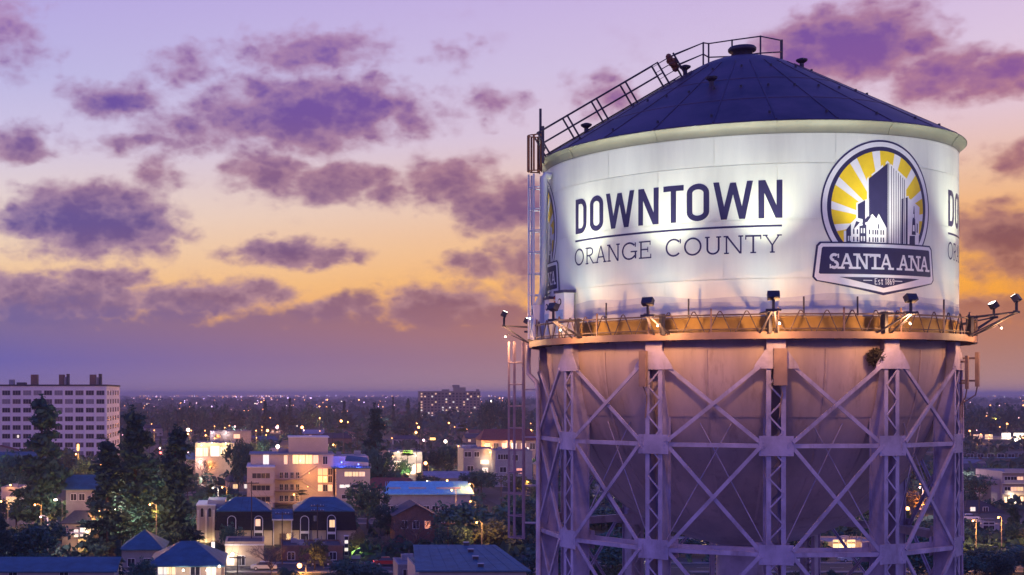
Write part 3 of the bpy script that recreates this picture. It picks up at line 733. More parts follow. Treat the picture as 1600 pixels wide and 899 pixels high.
# equipment on the left of the balcony
def cabinet(name, a, r, z0, w, dp, h, mt, lid=None, label=None):
    an = R(a); rd = Vector((sin(an), -cos(an), 0)); tn = Vector((cos(an), sin(an), 0))
    def P(t_, r_, z): return rd*r_ + tn*t_ + Vector((0,0,z+H))
    def hx(m, t0, t1, ra, rb, za, zb_, mi=0): m.hexa([P(t0,ra,za),P(t1,ra,za),P(t1,rb,za),P(t0,rb,za),P(t0,ra,zb_),P(t1,ra,zb_),P(t1,rb,zb_),P(t0,rb,zb_)], mi)
    m = MB(); hx(m, -w/2, w/2, r-dp/2, r+dp/2, z0, z0+h)
    cb = m.build(name, mt, TW, label=label)
    m = MB(); hx(m, -w*.38, w*.38, r+dp/2+.003, r+dp/2+.03, z0+h*.1, z0+h*.62); m.build('door', 'cabinet_blue' if mt == 'cabinet_white' else mt, cb)
    m = MB()
    for j in range(12): t = 2*pi*j/12; t2 = 2*pi*(j+1)/12; m.quad(P(.16*cos(t), r+dp/2+.012, z0+h*.8+.16*sin(t)), P(.16*cos(t2), r+dp/2+.012, z0+h*.8+.16*sin(t2)), P(.1*cos(t2), r+dp/2+.03, z0+h*.8+.1*sin(t2)), P(.1*cos(t), r+dp/2+.03, z0+h*.8+.1*sin(t)))
    m.build('vent', 'dark_metal', cb)
    if lid:
        m = MB(); hx(m, -w/2-.06, w/2+.06, r-dp/2-.03, r+dp/2+.06, z0+h, z0+h+.12); m.build('lid', lid, cb)
cabinet('cabinet', -90, 9.45, 2.5, .8, .6, 1.6, 'cabinet_white', label='pale cabinet with a light blue door and round vents')
cabinet('cabinet', -79, 9.36, 2.5, .55, .5, 1.75, 'cabinet_white', 'navy_vinyl')
cabinet('cabinet', -71.5, 9.36, 2.5, .75, .5, 1.95, 'cabinet_white', 'navy_vinyl')
m = MB()
for k in range(8):
    a = -80+4*rnd.random(); m.tube([pc(a, 9.25, 4.0+.3*rnd.random()), pc(a+3, 9.4, 4.1+.3*rnd.random()), pc(a+5, 9.3, 3.8+.3*rnd.random())], .05, 5)
m.build('cable_coil', 'red_cable', TW)
# a ragged nest wedged beside the upper gusset of the fourth leg
nb = MB(); cen = pc(PH+30-4.2, 9.1, 1.45)
for i in range(420):
    u = Vector((rnd.gauss(0,1), rnd.gauss(0,1), rnd.gauss(0,1))); u.normalize(); rr = rnd.random()**.4
    p = Vector((u.x*.32, u.y*.24, u.z*.36))*rr; t = Vector((rnd.gauss(0,1), rnd.gauss(0,1), rnd.gauss(0,.6))).normalized()*.12
    nb.bar(p-t, p+t, .02, .02)
nb.build('bird_nest', 'nest_twig', None, loc=(TX+cen.x, TY+cen.y, cen.z), label='dark ragged twig nest lodged beside an upper gusset of the water tower', cat='nest')
# ================================================================== the city
def gx(px, Y): return (px-PX)*Y/FOC
def gz(py, Y): return CAMH + (PY-py)*Y/FOC
mat('soil', (.022,.026,.024), .95, .5, .05, bump=.3)
mat('asphalt', (.045,.045,.05), .85, .25, .6)
mat('concrete', (.20,.19,.19), .85, .2, .8)
mat('yard_bounce', (.42,.40,.38), .85, .2, .5)  # unseen yard kept pale to bounce sky light up to the bowl
mat('lot', (.09,.085,.085), .85, .25, .4)
mat('road_paint', (.6,.6,.56), .7, .2, 3)
mat('wall_white', (.40,.36,.36), .75, .12, .5, var=.08)
mat('wall_cream', (.46,.37,.27), .8, .12, .6, var=.12)
mat('wall_tan', (.34,.25,.18), .8, .15, .6, var=.15)
mat('wall_brick', (.20,.11,.085), .85, .2, 1.2, var=.12)
mat('wall_grey', (.30,.29,.31), .8, .15, .6, var=.15)
mat('wall_office', (.80,.70,.70), .78, .1, .12, streak=True)
mat('wall_mauve', (.50,.39,.32), .78, .1, .4)
mat('roof_shingle', (.06,.058,.075), .9, .3, 2.2, var=.3)
mat('roof_blue', (.040,.12,.17), .6, .3, .5, bump=.2)
mat('roof_cyan', (.25,.64,.74), .5, .15, .8)
mat('roof_red', (.20,.06,.045), .8, .25, 1.5)
mat('roof_flat', (.22,.23,.27), .85, .2, .6, var=.25)
mat('mansard_black', (.018,.016,.02), .8, .3, 2.5)
mat('trim', (.62,.60,.60), .6, .1, 2)
mat('pane_blind', (.26,.22,.24), .6, .2, 2); mat('pane_half', (.10,.075,.085), .4, .4, .8); mat('pane_dark', (.03,.03,.045), .12, .1, 1, spec=.6)
mat('door_wood', (.12,.07,.05), .6, .2, 3)
mat('bark', (.07,.052,.042), .95, .35, 3, bump=.4)
mat('leaf_dark', (.045,.12,.09), .8, .3, .5, var=.35)
mat('leaf_olive', (.11,.14,.07), .8, .3, .5, var=.3)
mat('leaf_cypress', (.030,.085,.068), .85, .3, .5, var=.25)
mat('leaf_palm', (.040,.070,.030), .75, .3, 1, var=.2)
mat('leaf_dry', (.16,.11,.075), .85, .3, 1, var=.2)
mat('twig', (.14,.11,.11), .9, .3, 3, var=.2)
mat('pole_grey', (.16,.16,.17), .6, .2, 2)
mat('pole_wood', (.08,.06,.05), .9, .3, 2)
mat('tyre', (.02,.02,.02), .9, .2, 4)
mat('car_white', (.70,.70,.72), .3, .04, 1); mat('car_dark', (.05,.055,.07), .3, .1, 1); mat('car_silver', (.40,.41,.44), .3, .05, 1); mat('car_red', (.30,.03,.03), .3, .05, 1)
glow('lit_warm', (1.0,.50,.16), 1.1); glow('lit_gold', (1.0,.60,.12), 1.1); glow('lit_white', (1.0,.84,.62), 1.1); glow('lit_orange', (1.0,.30,.03), 1.2)
glow('bulb_orange', (1.0,.36,.07), 7); glow('bulb_white', (1.0,.80,.60), 6); glow('bulb_pink', (1.0,.50,.55), 3.5); glow('lens_red', (1.0,.06,.03), 4); glow('bulb_violet', (.85,.55,1.0), 5)
glow('sign_amber', (1.0,.55,.05), 2.2); glow('lit_blue', (.06,.12,1.0), 1.2); glow('sign_lime', (.5,1.0,.05), 1.3)

# --- ground, streets
m = MB()
m.quad((-14000,-300,0),(20000,-300,0),(20000,26000,0),(-14000,26000,0)); m.build('ground', 'soil', kind='structure')
xst = [-190, -62, 66, 178, 300]; yst = [236, 322, 410, 545, 700, 900]
for i, y in enumerate(yst):
    m = MB(); m.quad((-420,y-5,.012),(620,y-5,.012),(620,y+5,.012),(-420,y+5,.012)); m.build('road', 'asphalt', kind='structure')
for i, x in enumerate(xst):
    m = MB(); m.quad((x-4.5,120,.008),(x+4.5,120,.008),(x+4.5,1000,.008),(x-4.5,1000,.008)); m.build('road', 'asphalt', kind='structure')
for y in yst:
    for s_ in (-1, 1):
        xs = [-420] + [v for x in xst for v in (x-4.5, x+4.5)] + [620]
        for x0, x1 in zip(xs[::2], xs[1::2]):
            m = MB(); m.box(x0+.1, x1-.1, y+s_*5 if s_ > 0 else y-7.2, y+7.2 if s_ > 0 else y-5, -.1, .13); m.build('pavement', 'concrete', kind='structure')
m = MB()
for y in yst[:4]:
    for k in range(-90, 130): m.quad((k*4.6,y-.07,.018),(k*4.6+2.4,y-.07,.018),(k*4.6+2.4,y+.07,.018),(k*4.6,y+.07,.018))
m.build('road_marking', 'road_paint', kind='structure')
m = MB(); m.box(34, 140, 244, 300, -.1, .02); m.build('parking_lot', 'lot', kind='structure')
m = MB()
for k in range(32): m.quad((38+k*3,262,.026),(38.12+k*3,262,.026),(38.12+k*3,267,.026),(38+k*3,267,.026))
m.build('parking_lines', 'road_paint', kind='structure')
m = MB(); m.box(-28, 75, 18, 130, -.1, .015); m.build('unseen_bounce_yard', 'yard_bounce', kind='structure')

PROT = [(386,582,686,800,360.0),(337,426,784,850,270.0),(457,557,784,850,270.0),(424,459,800,850,271.0),(306,338,785,850,276.0),(0,190,602,668,614.0),(655,751,604,645,1560.0)]    # screen patches kept clear of random planting
OCC = []                                   # footprints already taken (x0, x1, y0, y1)
def free(x, y, r):
    for a, b_, c, d_ in OCC:
        if a-r < x < b_+r and c-r < y < d_+r: return False
    for q in yst:
        if abs(y-q) < 7+r*.5 and y < 950: return False
    for q in xst:
        if abs(x-q) < 6+r*.5 and y < 1000: return False
    return True

# --- windows and doors share meshes
WCACHE = {}
def wmesh(w, h, pane, frame='trim', mull=1, arch=False, bars=True):
    key = (round(w,2), round(h,2), pane, frame, mull, arch)
    if key in WCACHE: return WCACHE[key]
    m = MB(); t = min(.14, w*.09)
    m.box(-w/2-t, -w/2, -.07, .02, -t, h); m.box(w/2, w/2+t, -.07, .02, -t, h)
    m.box(-w/2, w/2, -.07, .02, -t, 0)
    if not arch: m.box(-w/2, w/2, -.07, .02, h-.001, h+t)
    else:
        for i in range(10):
            a, b_ = pi*i/10, pi*(i+1)/10
            for (r0, r1) in ((w/2, w/2+t),):
                m.hexa([(r0*cos(a),-.07,h+r0*sin(a)),(r1*cos(a),-.07,h+r1*sin(a)),(r1*cos(b_),-.07,h+r1*sin(b_)),(r0*cos(b_),-.07,h+r0*sin(b_)),(r0*cos(a),.02,h+r0*sin(a)),(r1*cos(a),.02,h+r1*sin(a)),(r1*cos(b_),.02,h+r1*sin(b_)),(r0*cos(b_),.02,h+r0*sin(b_))])
    for i in range(1, mull+1):
        x = -w/2+w*i/(mull+1); m.box(x-t*.35, x+t*.35, -.055, .0, 0, h)
    p = MB(); p.quad((-w/2,-.02,0),(w/2,-.02,0),(w/2,-.02,h),(-w/2,-.02,h))
    if arch: p.poly([(w/2*cos(pi*i/10),-.02,h+w/2*sin(pi*i/10)) for i in range(11)])
    WCACHE[key] = (m.mesh('window', frame), p.mesh('pane', pane)); return WCACHE[key]
MERGED = {}
def window(root, x, y, z, w, h, pane='pane_dark', rz=0.0, frame='trim', mull=1, arch=False, far=False, name='window', label=None):
    fm, pm_ = wmesh(w, h, pane, frame, mull, arch)
    if far:
        key = ('m',)+(round(w,2), round(h,2), pane, frame, mull, arch)
        if key not in MERGED:
            me = fm.copy(); bm = bmesh.new(); bm.from_mesh(fm); n0 = len(bm.faces); bm.from_mesh(pm_)
            bm.faces.ensure_lookup_table()
            for f in bm.faces[n0:]: f.material_index = 1
            bm.to_mesh(me); bm.free(); me.materials.append(MATS[pane]); MERGED[key] = me
        return link(name, MERGED[key], root, (x, y, z), rz, label=label)
    o = link(name, fm, root, (x, y, z), rz, label=label); link('pane', pm_, o); return o
def boxpart(root, name, x0, x1, y0, y1, z0, z1, mt, label=None):
    m = MB(); m.box(x0, x1, y0, y1, z0, z1); return m.build(name, mt, root, label=label)
def gable(root, x0, x1, y0, y1, ze, zr, mt, axis='x', over=.5, wall=None, hip=0.0):
    """pitched roof with thickness; ridge along axis; hip>0 pulls the ridge ends in"""
    m = MB(); t = .18
    if axis == 'x':
        yc = (y0+y1)/2; A = (x0-over, y0-over); B = (x1+over, y1+over); k = (zr-ze)/((y1-y0)/2); zl = ze-over*k
        for dz in (0, ):
            e = [(A[0],A[1],zl),(B[0],A[1],zl),(B[0],B[1],zl),(A[0],B[1],zl)]; r = [(A[0]+hip,yc,zr),(B[0]-hip,yc,zr)]
        f = [(e[0],e[1],r[1],r[0]),(e[2],e[3],r[0],r[1]),(e[1],e[2],r[1]),(e[3],e[0],r[0])]
    else:
        xc = (x0+x1)/2; A = (x0-over, y0-over); B = (x1+over, y1+over); k = (zr-ze)/((x1-x0)/2); zl = ze-over*k
        e = [(A[0],A[1],zl),(B[0],A[1],zl),(B[0],B[1],zl),(A[0],B[1],zl)]; r = [(xc,A[1]+hip,zr),(xc,B[1]-hip,zr)]
        f = [(e[3],e[0],r[0],r[1]),(e[1],e[2],r[1],r[0]),(e[0],e[1],r[0]),(e[2],e[3],r[1])]
    for i, q in enumerate(f):
        if len(q) == 3 and hip == 0: continue
        up = [(p[0],p[1],p[2]+t) for p in q]
        m.poly(up); m.poly(q[::-1])
        for j in range(len(q)): m.quad(q[j], q[(j+1) % len(q)], up[(j+1) % len(q)], up[j])
    ro = m.build('roof', mt, root)
    if wall and hip == 0:
        if axis == 'x':
            for x, s_ in ((x0, 1), (x1, -1)):
                g = MB(); g.hexa([(x,y0,ze),(x+.15*s_,y0,ze),(x+.15*s_,yc,zr),(x,yc,zr),(x,y1,ze),(x+.15*s_,y1,ze),(x+.15*s_,yc,zr-.01),(x,yc,zr-.01)]); g.build('gable_wall', wall, root)
        else:
            for y, s_ in ((y0, 1), (y1, -1)):
                g = MB(); g.poly([(x0,y,ze),(x1,y,ze),(xc,y,zr)] if s_ > 0 else [(x1,y,ze),(x0,y,ze),(xc,y,zr)]); g.build('gable_wall', wall, root)
    return ro
def plain_house(label, x, y, w, dpt, ze, zr, wall, roof, axis='x', rz=0.0, hip=0.0, lit=(), name='house', group=None, detail=True, chimney=False):
    t = thing(name, label, 'house', (x, y, 0), rz, group)
    boxpart(t, 'wall', -w/2, w/2, 0, dpt, 0, ze, wall)
    ro = gable(t, -w/2, w/2, 0, dpt, ze, zr, roof, axis, .45, wall, hip)
    if chimney:
        m = MB(); m.box(w*.2, w*.2+.9, dpt*.55, dpt*.55+.7, ze, zr+.9); m.build('chimney', 'wall_brick', ro)
    n = max(2, int(w/3.2)); dr = n//2
    for i in range(n):
        xx = -w/2 + w*(i+.5)/n
        if i == dr:
            d_ = boxpart(t, 'door', xx-.5, xx+.5, -.06, .02, 0, 2.1, 'door_wood')
            if detail: boxpart(d_, 'handle', xx+.32, xx+.4, -.1, -.06, 1.0, 1.1, 'trim')
        else: window(t, xx, 0, 1.0, min(1.5, w/n*.5), 1.25, lit[i % len(lit)] if lit else 'pane_dark', far=not detail)
    m_ = max(1, int(dpt/4))
    for i in range(m_):
        yy = dpt*(i+.5)/m_
        for s_ in (-1, 1): window(t, s_*w/2, yy, 1.0, 1.3, 1.2, 'pane_dark', rz=s_*pi/2, far=not detail)
    return t

# ------------------------------------------------------------------ tall office block on the left
def office():
    Y = 614.0; x0, x1 = gx(-78, Y), gx(167, Y); dp = 52.0; h = gz(603.5, Y)
    t = thing('office_block', 'long pale office block with a grid of triple windows and dark rooftop stacks', 'office block', ((x0+x1)/2, Y, 0))
    w = x1-x0; OCC.append((x0, x1, Y, Y+dp))
    boxpart(t, 'wall', -w/2, w/2, 0, dp, 0, h, 'wall_office')
    boxpart(t, 'parapet', -w/2-.35, w/2+.35, -.35, dp+.35, h, h+.7, 'roof_shingle')
    fh = 13.55*Y/FOC; bay = 16.35*Y/FOC
    for f in range(8):
        zc = gz(614+13.55*f, Y)-1.0
        if zc < 1: break
        for b_ in range(15):
            xx = w/2 - bay*(b_+.62)
            if xx < -w/2+2: break
            pane = rnd.choice(['pane_dark']*8+['pane_blind','pane_blind','pane_half']); 
            if (f, b_) in ((2, 5), (5, 8)): window(t, xx+.6, -.03, zc+.3, .9, 1.2, 'lit_white', frame='wall_mauve', mull=0, far=True)
            window(t, xx, 0, zc, 3.4, 1.95, pane, frame='wall_mauve', mull=2, far=True)
        for b_ in range(5):
            window(t, w/2, 4+b_*10.2, zc, 5.0, 1.95, 'pane_dark', rz=pi/2, frame='wall_mauve', mull=2, far=True)
    for i in range(16):
        boxpart(t, 'pilaster', w/2-bay*(i+.12)-.35, w/2-bay*(i+.12)+.35, -.22, .02, 0, h, 'wall_office')
    for px0, px1, dark in ((48, 58, 1), (92, 107, 0), (140, 158, 0)):
        X0 = gx(px0, Y+8)-(x0+x1)/2; X1 = gx(px1, Y+8)-(x0+x1)/2; zt = gz(585.5, Y+8)
        st = boxpart(t, 'rooftop_stack', X0, X0+(X1-X0)*(.95 if dark else .48), 8, 13, h+.7, zt, 'wall_brick')
        if not dark:
            boxpart(t, 'rooftop_stack', X1-(X1-X0)*.22, X1, 8, 12, h+.7, zt+.3, 'roof_shingle'); boxpart(t, 'rooftop_tank', X0+(X1-X0)*.5, X1-(X1-X0)*.25, 9, 12, h+.7, zt-1.2, 'wall_white')
    boxpart(t, 'rooftop_unit', gx(10, Y)-(x0+x1)/2, gx(17, Y)-(x0+x1)/2, 6, 10, h+.7, h+3, 'wall_grey')
    boxpart(t, 'rooftop_unit', gx(22, Y)-(x0+x1)/2, gx(36, Y)-(x0+x1)/2, 6, 10, h+.7, h+1.7, 'roof_shingle')
office()

# ------------------------------------------------------------------ brown block far behind the trees
def farblock():
    Y = 1560.0; x0, x1 = gx(656, Y), gx(750, Y); w = x1-x0; h = gz(613, Y)
    t = thing('apartment_tower', 'broad brown apartment tower on the horizon dotted with lit windows', 'apartment tower', ((x0+x1)/2, Y, 0))
    OCC.append((x0-5, x1+5, Y-10, Y+30))
    boxpart(t, 'wall', -w/2, w/2, 0, 18, 0, h, 'wall_tan')
    boxpart(t, 'parapet', -w/2-.4, w/2+.4, -.4, 18.4, h, h+1.2, 'wall_tan')
    boxpart(t, 'penthouse', w*.08, w*.27, 4, 14, h+1.2, h+5.6, 'wall_tan'); boxpart(t, 'penthouse', w*.06, w*.17, 5, 12, h+5.6, h+8.2, 'wall_tan')
    boxpart(t, 'rooftop_unit', -w*.12, w*.0, 4, 10, h+1.2, h+3.2, 'wall_tan'); boxpart(t, 'rooftop_unit', w*.45, w*.49, 2, 8, h+1.2, h+3.4, 'wall_tan')
    nf, nb = 10, 17; litset = set()
    r = random.Random(3)
    dark = MB()
    for f in range(nf):
        for b_ in range(nb):
            xx = -w/2+w*(b_+.5)/nb; z = h-2.6-f*3.15
            if z < 1: continue
            q = r.random()
            if q < .26 or b_ == 0 and q < .75:
                window(t, xx, 0, z, 1.7, 1.6, r.choice(['lit_warm','lit_warm','lit_white','lit_gold']), far=True, frame='wall_tan')
            else: window(t, xx, 0, z, 2.2, 1.6, 'pane_dark', far=True, frame='wall_tan')
    for b_ in range(nb+1): boxpart(t, 'rib', -w/2+w*b_/nb-.3, -w/2+w*b_/nb+.3, -.7, .02, 0, h, 'wall_tan')
farblock()

# ------------------------------------------------------------------ terraced flats in the middle
def flats():
    Y = 360.0; cx_ = gx(480, Y); s_ = FOC/Y
    t = thing('apartment_building', 'pale four storey apartment building around a gold lit courtyard with outside stairs', 'apartment building', (cx_, Y, 0))
    X = lambda px: (px-480)/s_
    Z = lambda py: gz(py, Y)
    OCC.append((gx(385,Y)-1, gx(582,Y)+1, Y-2, Y+26))
    lw = boxpart(t, 'left_wing', X(386), X(429), 0, 20, 0, Z(731), 'wall_mauve')
    boxpart(t, 'back_wing', X(391), X(523), 8, 22, 0, Z(713), 'wall_mauve')
    boxpart(t, 'back_wing', X(523), X(580), 10, 24, 0, Z(716), 'wall_mauve')
    boxpart(t, 'roof', X(390)-.3, X(525), 7.6, 22.3, Z(713), Z(713)+.35, 'roof_flat')
    boxpart(t, 'penthouse', X(452), X(515), 10, 20, Z(713)+.35, Z(686), 'wall_mauve')
    boxpart(t, 'penthouse_roof', X(451), X(517), 9.8, 20.2, Z(686), Z(686)+.3, 'trim')
    rw = boxpart(t, 'right_wing', X(526), X(579), 1.5, 12, 0, Z(733), 'wall_mauve')
    boxpart(t, 'terrace', X(519), X(581), 1.2, 12, Z(733), Z(733)+.25, 'roof_blue')
    boxpart(t, 'wing_roof', X(385), X(430), -.3, 20.3, Z(731), Z(731)+.3, 'trim')
    for py in (744, 763, 781):
        z = Z(py+3.5); window(t, X(408), -.01, z, 4.6, 1.3, 'pane_dark', mull=3, frame='wall_mauve'); boxpart(t, 'balcony', X(389), X(427), -.9, -.05, z-1.5, z-.15, 'wall_mauve')
        window(t, X(429), 4, z, 1.6, 1.3, 'pane_dark', rz=pi/2)
    for px, w, py, h, p in ((415.5, 1.5, 728, 2.6, 'lit_white'), (447, .9, 728, 2.4, 'lit_warm'), (463, 1.6, 727, 2.3, 'lit_gold'), (473, 1.6, 727, 2.3, 'lit_warm'), (484, 1.8, 727, 2.3, 'lit_gold'), (495, 1.3, 727, 2.2, 'lit_warm'), (510, 1.2, 728, 2.1, 'pane_dark')):
        window(t, X(px), 7.99, Z(py), w, h, p)
    for py in (750, 769, 787):
        for px in (440, 448, 457, 466): window(t, X(px), 7.99, Z(py), .9, 1.5, 'pane_dark')
        # curved gallery along the court
        g = MB(); zz = Z(py+2)
        cxl = [(X(429), 7.0), (X(440), 6.2), (X(452), 5.8), (X(464), 6.2), (X(474), 7.2)]
        for a, b_ in zip(cxl, cxl[1:]): g.hexa([(a[0],a[1],zz-.2),(b_[0],b_[1],zz-.2),(b_[0],8,zz-.2),(a[0],8,zz-.2),(a[0],a[1],zz),(b_[0],b_[1],zz),(b_[0],8,zz),(a[0],8,zz)]); g.bar((a[0],a[1],zz+1.0),(b_[0],b_[1],zz+1.0),.08,.1)
        for a in cxl: g.bar((a[0],a[1],zz),(a[0],a[1],zz+1.0),.07,.07)
        g.build('gallery', 'wall_tan', t)
    # orange court
    for py, p in ((745, 'lit_orange'), (757, 'lit_gold'), (771, 'lit_warm')):
        for px in (502, 510, 518): window(t, X(px), 7.98, Z(py), 1.1, 1.7, p if (px+py) % 3 else 'pane_dark')
    st = MB(); a = Vector((X(465), 5.2, Z(752))); b_ = Vector((X(497), 5.2, Z(731)))
    st.bar(a, b_, 1.2, .25); st.bar(a+Vector((0,-.55,1.0)), b_+Vector((0,-.55,1.0)), .07, .1)
    for i in range(9): p = a.lerp(b_, i/8); st.bar(p+Vector((0,-.55,0)), p+Vector((0,-.55,1.0)), .06, .06)
    a = Vector((X(497), 4.2, Z(771))); b2 = Vector((X(468), 4.2, Z(752)))
    st.bar(a, b2, 1.2, .25); st.bar(a+Vector((0,-.55,1.0)), b2+Vector((0,-.55,1.0)), .07, .1)
    st.build('staircase', 'wall_cream', t)
    for px, py, p, w, h in ((545, 745, 'lit_gold', 2.0, 1.15), (556, 745, 'lit_gold', 1.6, 1.15), (566, 745, 'lit_warm', 1.6, 1.15), (539, 763, 'lit_white', 2.6, .8), (556, 763, 'pane_dark', 2.0, .9), (569, 763, 'pane_dark', 1.5, .9), (541, 780, 'pane_dark', 2.2, 1.0), (560, 780, 'pane_dark', 2.2, 1.0)):
        window(t, X(px), 1.49, Z(py), w, h, p)
    boxpart(t, 'door', X(518.5), X(524), 6.9, 7.0, 0, 2.6, 'trim')
    # terrace railing and canopy washed in blue
    rl = MB()
    for i in range(14): x = X(521)+i*(X(580)-X(521))/13; rl.bar((x,1.4,Z(733)+.25),(x,1.4,Z(733)+1.25),.06,.06)
    rl.bar((X(521),1.4,Z(733)+1.25),(X(580),1.4,Z(733)+1.25),.07,.07); rl.build('railing', 'trim', t)
    cn = MB(); cn.hexa([(X(540),4,Z(722)),(X(578),4,Z(724)),(X(578),9,Z(718)),(X(545),9,Z(715)),(X(540),4,Z(722)+.12),(X(578),4,Z(724)+.12),(X(578),9,Z(718)+.12),(X(545),9,Z(715)+.12)]); cn.build('canopy', 'roof_blue', t)
    for px, y, sx_, sz in ((398, 12, 1.4, 1.0), (410, 16, 1.0, .8), (420, 9, .8, 1.2), (436, 14, 1.6, 1.1), (446, 18, 1.0, .9), (530, 16, 1.4, 1.0), (560, 18, 1.8, 1.2)):
        zb = Z(731)+.3 if px < 429 else Z(713)+.35 if px < 523 else Z(716)
        boxpart(t, 'rooftop_unit', X(px), X(px)+sx_, y, y+1.2, zb, zb+sz, 'wall_grey')
    for k, (px, py, y, p, c) in enumerate(((484, 741, 6.6, 420, (1,.45,.1)), (482, 762, 4.6, 900, (1,.5,.12)), (482, 781, 3.2, 900, (1,.5,.12)), (510, 749, 6.4, 420, (1,.34,.06)), (470, 722, 6.6, 260, (1,.5,.16)), (536, 725, 8.0, 900, (.06,.10,1.0)), (562, 727, 5.0, 900, (.06,.12,1.0)))):
        lb = MB(); mt = 'bulb_orange' if c[0] == 1 else 'lit_blue'; lb.ball((X(px), y, Z(py)), .22, 6); lb.build('wall_lamp', mt, t)
        lamp(t, (X(px), y-.5, Z(py)), p, c, .25)
flats()

# ------------------------------------------------------------------ black mansard houses with arched windows
def mansard(pxa, pxb, arches, label, Y=270.0, hipx=None, y_off=0.0):
    cx_ = gx((pxa+pxb)/2, Y); s_ = FOC/Y; X = lambda px: (px-(pxa+pxb)/2)/s_; Z = lambda py: gz(py, Y)
    t = thing('mansard_house', label, 'house', (cx_, Y, 0)); w = X(pxb)-X(pxa)
    OCC.append((cx_-w/2-1, cx_+w/2+1, Y-1, Y+17))
    z1, z2 = Z(829), Z(800)
    boxpart(t, 'wall', -w/2, w/2, .5, 15, 0, z1, 'wall_cream')
    m = MB(); m.hexa([(-w/2-.2,.2,z1),(w/2+.2,.2,z1),(w/2+.2,15.3,z1),(-w/2-.2,15.3,z1),(-w/2+.25,.75,z2),(w/2-.25,.75,z2),(w/2-.25,14.8,z2),(-w/2+.25,14.8,z2)])
    ms = m.build('mansard_slope', 'mansard_black', t)
    # rows of slates
    for r_ in range(6):
        f = r_/6; z = z1+(z2-z1)*f; y = .2+.55*f; tl = MB(); n = int(w/.5)
        tl.box(-w/2-.2+.45*f, w/2+.2-.45*f, y-.05, y+.03, z, z+.5); tl.build('slate_row', 'mansard_black', ms)
    rf = gable(t, -w/2+.2, w/2-.2, .8, 14.8, z2, z2+2.2, 'roof_blue', 'x', .1, None, 3.6)
    for px, top, bot, pane in arches:
        zt, zb = Z(top), Z(bot); ww = 1.5
        window(t, X(px), .12, max(zb, .3), ww, zt-zb-ww/2, pane, arch=True, mull=0, label=None)
        boxpart(t, 'spandrel', X(px)-ww/2, X(px)+ww/2, .06, .10, (zt+zb)/2-.7, (zt+zb)/2-.2, 'trim')
        boxpart(t, 'dormer', X(px)-ww/2-.28, X(px)+ww/2+.28, .13, .7, .2, zt+.1, 'mansard_black')
    return t, X, Z
t, X, Z = mansard(337, 425, ((362, 807, 848, 'pane_dark'), (404, 807, 848, 'pane_dark')), 'black mansard house with two white arched windows left of the small blue porch')
window(t, X(403), .05, Z(822), .9, 1.3, 'lit_warm', mull=0)
lamp(t, (X(372), -1.6, 1.0), 120, (1,.72,.35), .2); lamp(t, (X(415), -1.6, 1.2), 160, (1,.7,.35), .2)
t, X, Z = mansard(458, 556, ((476, 807, 850, 'pane_dark'), (518, 807, 852, 'pane_dark')), 'black mansard house with one lit arched window right of the small blue porch')
window(t, X(519), .05, Z(824), 1.0, 1.4, 'lit_gold', mull=1)
lamp(t, (X(466), -1.6, 1.0), 140, (1,.7,.32), .2)
Yp = 271.0
t = thing('porch', 'small porch with a sloping blue roof between the two mansard houses', 'porch', (gx(441.5, Yp), Yp, 0))
boxpart(t, 'wall', -1.9, 1.9, 1.2, 8, 0, gz(812, Yp)-.2, 'wall_cream')
m = MB(); z0, z1 = gz(812, Yp), gz(801, Yp); m.hexa([(-2.1,-.6,z0-.1),(2.1,-.6,z0-.1),(2.1,7,z1-.1),(-2.1,7,z1-.1),(-2.1,-.6,z0+.12),(2.1,-.6,z0+.12),(2.1,7,z1+.12),(-2.1,7,z1+.12)]); m.build('roof', 'roof_blue', t)
boxpart(t, 'fascia', -2.1, 2.1, -.7, -.6, z0-.14, z0+.14, 'trim')
for x in (-1.8, 1.8): boxpart(t, 'column', x-.1, x+.1, -.4, -.2, 0, z0-.1, 'trim')
boxpart(t, 'door', -.6, .6, 1.1, 1.2, 0, 2.2, 'door_wood'); window(t, 1.2, 1.2, 1.0, .8, 1.2, 'lit_gold')
lamp(t, (0, -.9, 1.4), 130, (1,.66,.28), .2)
# stuccoed hall with uplit pilasters beside it
Yh = 276.0
t = thing('stucco_hall', 'stuccoed hall with a stepped parapet and uplit pilasters left of the mansard house', 'hall', (gx(322, Yh), Yh, 0)); OCC.append((gx(306,Yh), gx(338,Yh), Yh-1, Yh+13))
boxpart(t, 'wall', -1.9, 1.9, 0, 12, 0, gz(791, Yh), 'wall_white'); boxpart(t, 'parapet', .2, 3.8, 2, 10, gz(791, Yh)-1.5, gz(783, Yh), 'wall_white')
boxpart(t, 'cornice', -2.05, 2.05, -.12, 12.1, gz(791, Yh), gz(791, Yh)+.25, 'trim')
for x in (-1.6, .0, 1.5):
    p_ = boxpart(t, 'pilaster', x-.22, x+.22, -.25, .02, 0, gz(797, Yh), 'trim'); lamp(t, (x, -.8, .3), 90, (1,.70,.28), .12)
for x in (-.8, .75): window(t, x, 0, gz(808, Yh), .6, 1.5, 'pane_dark', arch=True, mull=0)

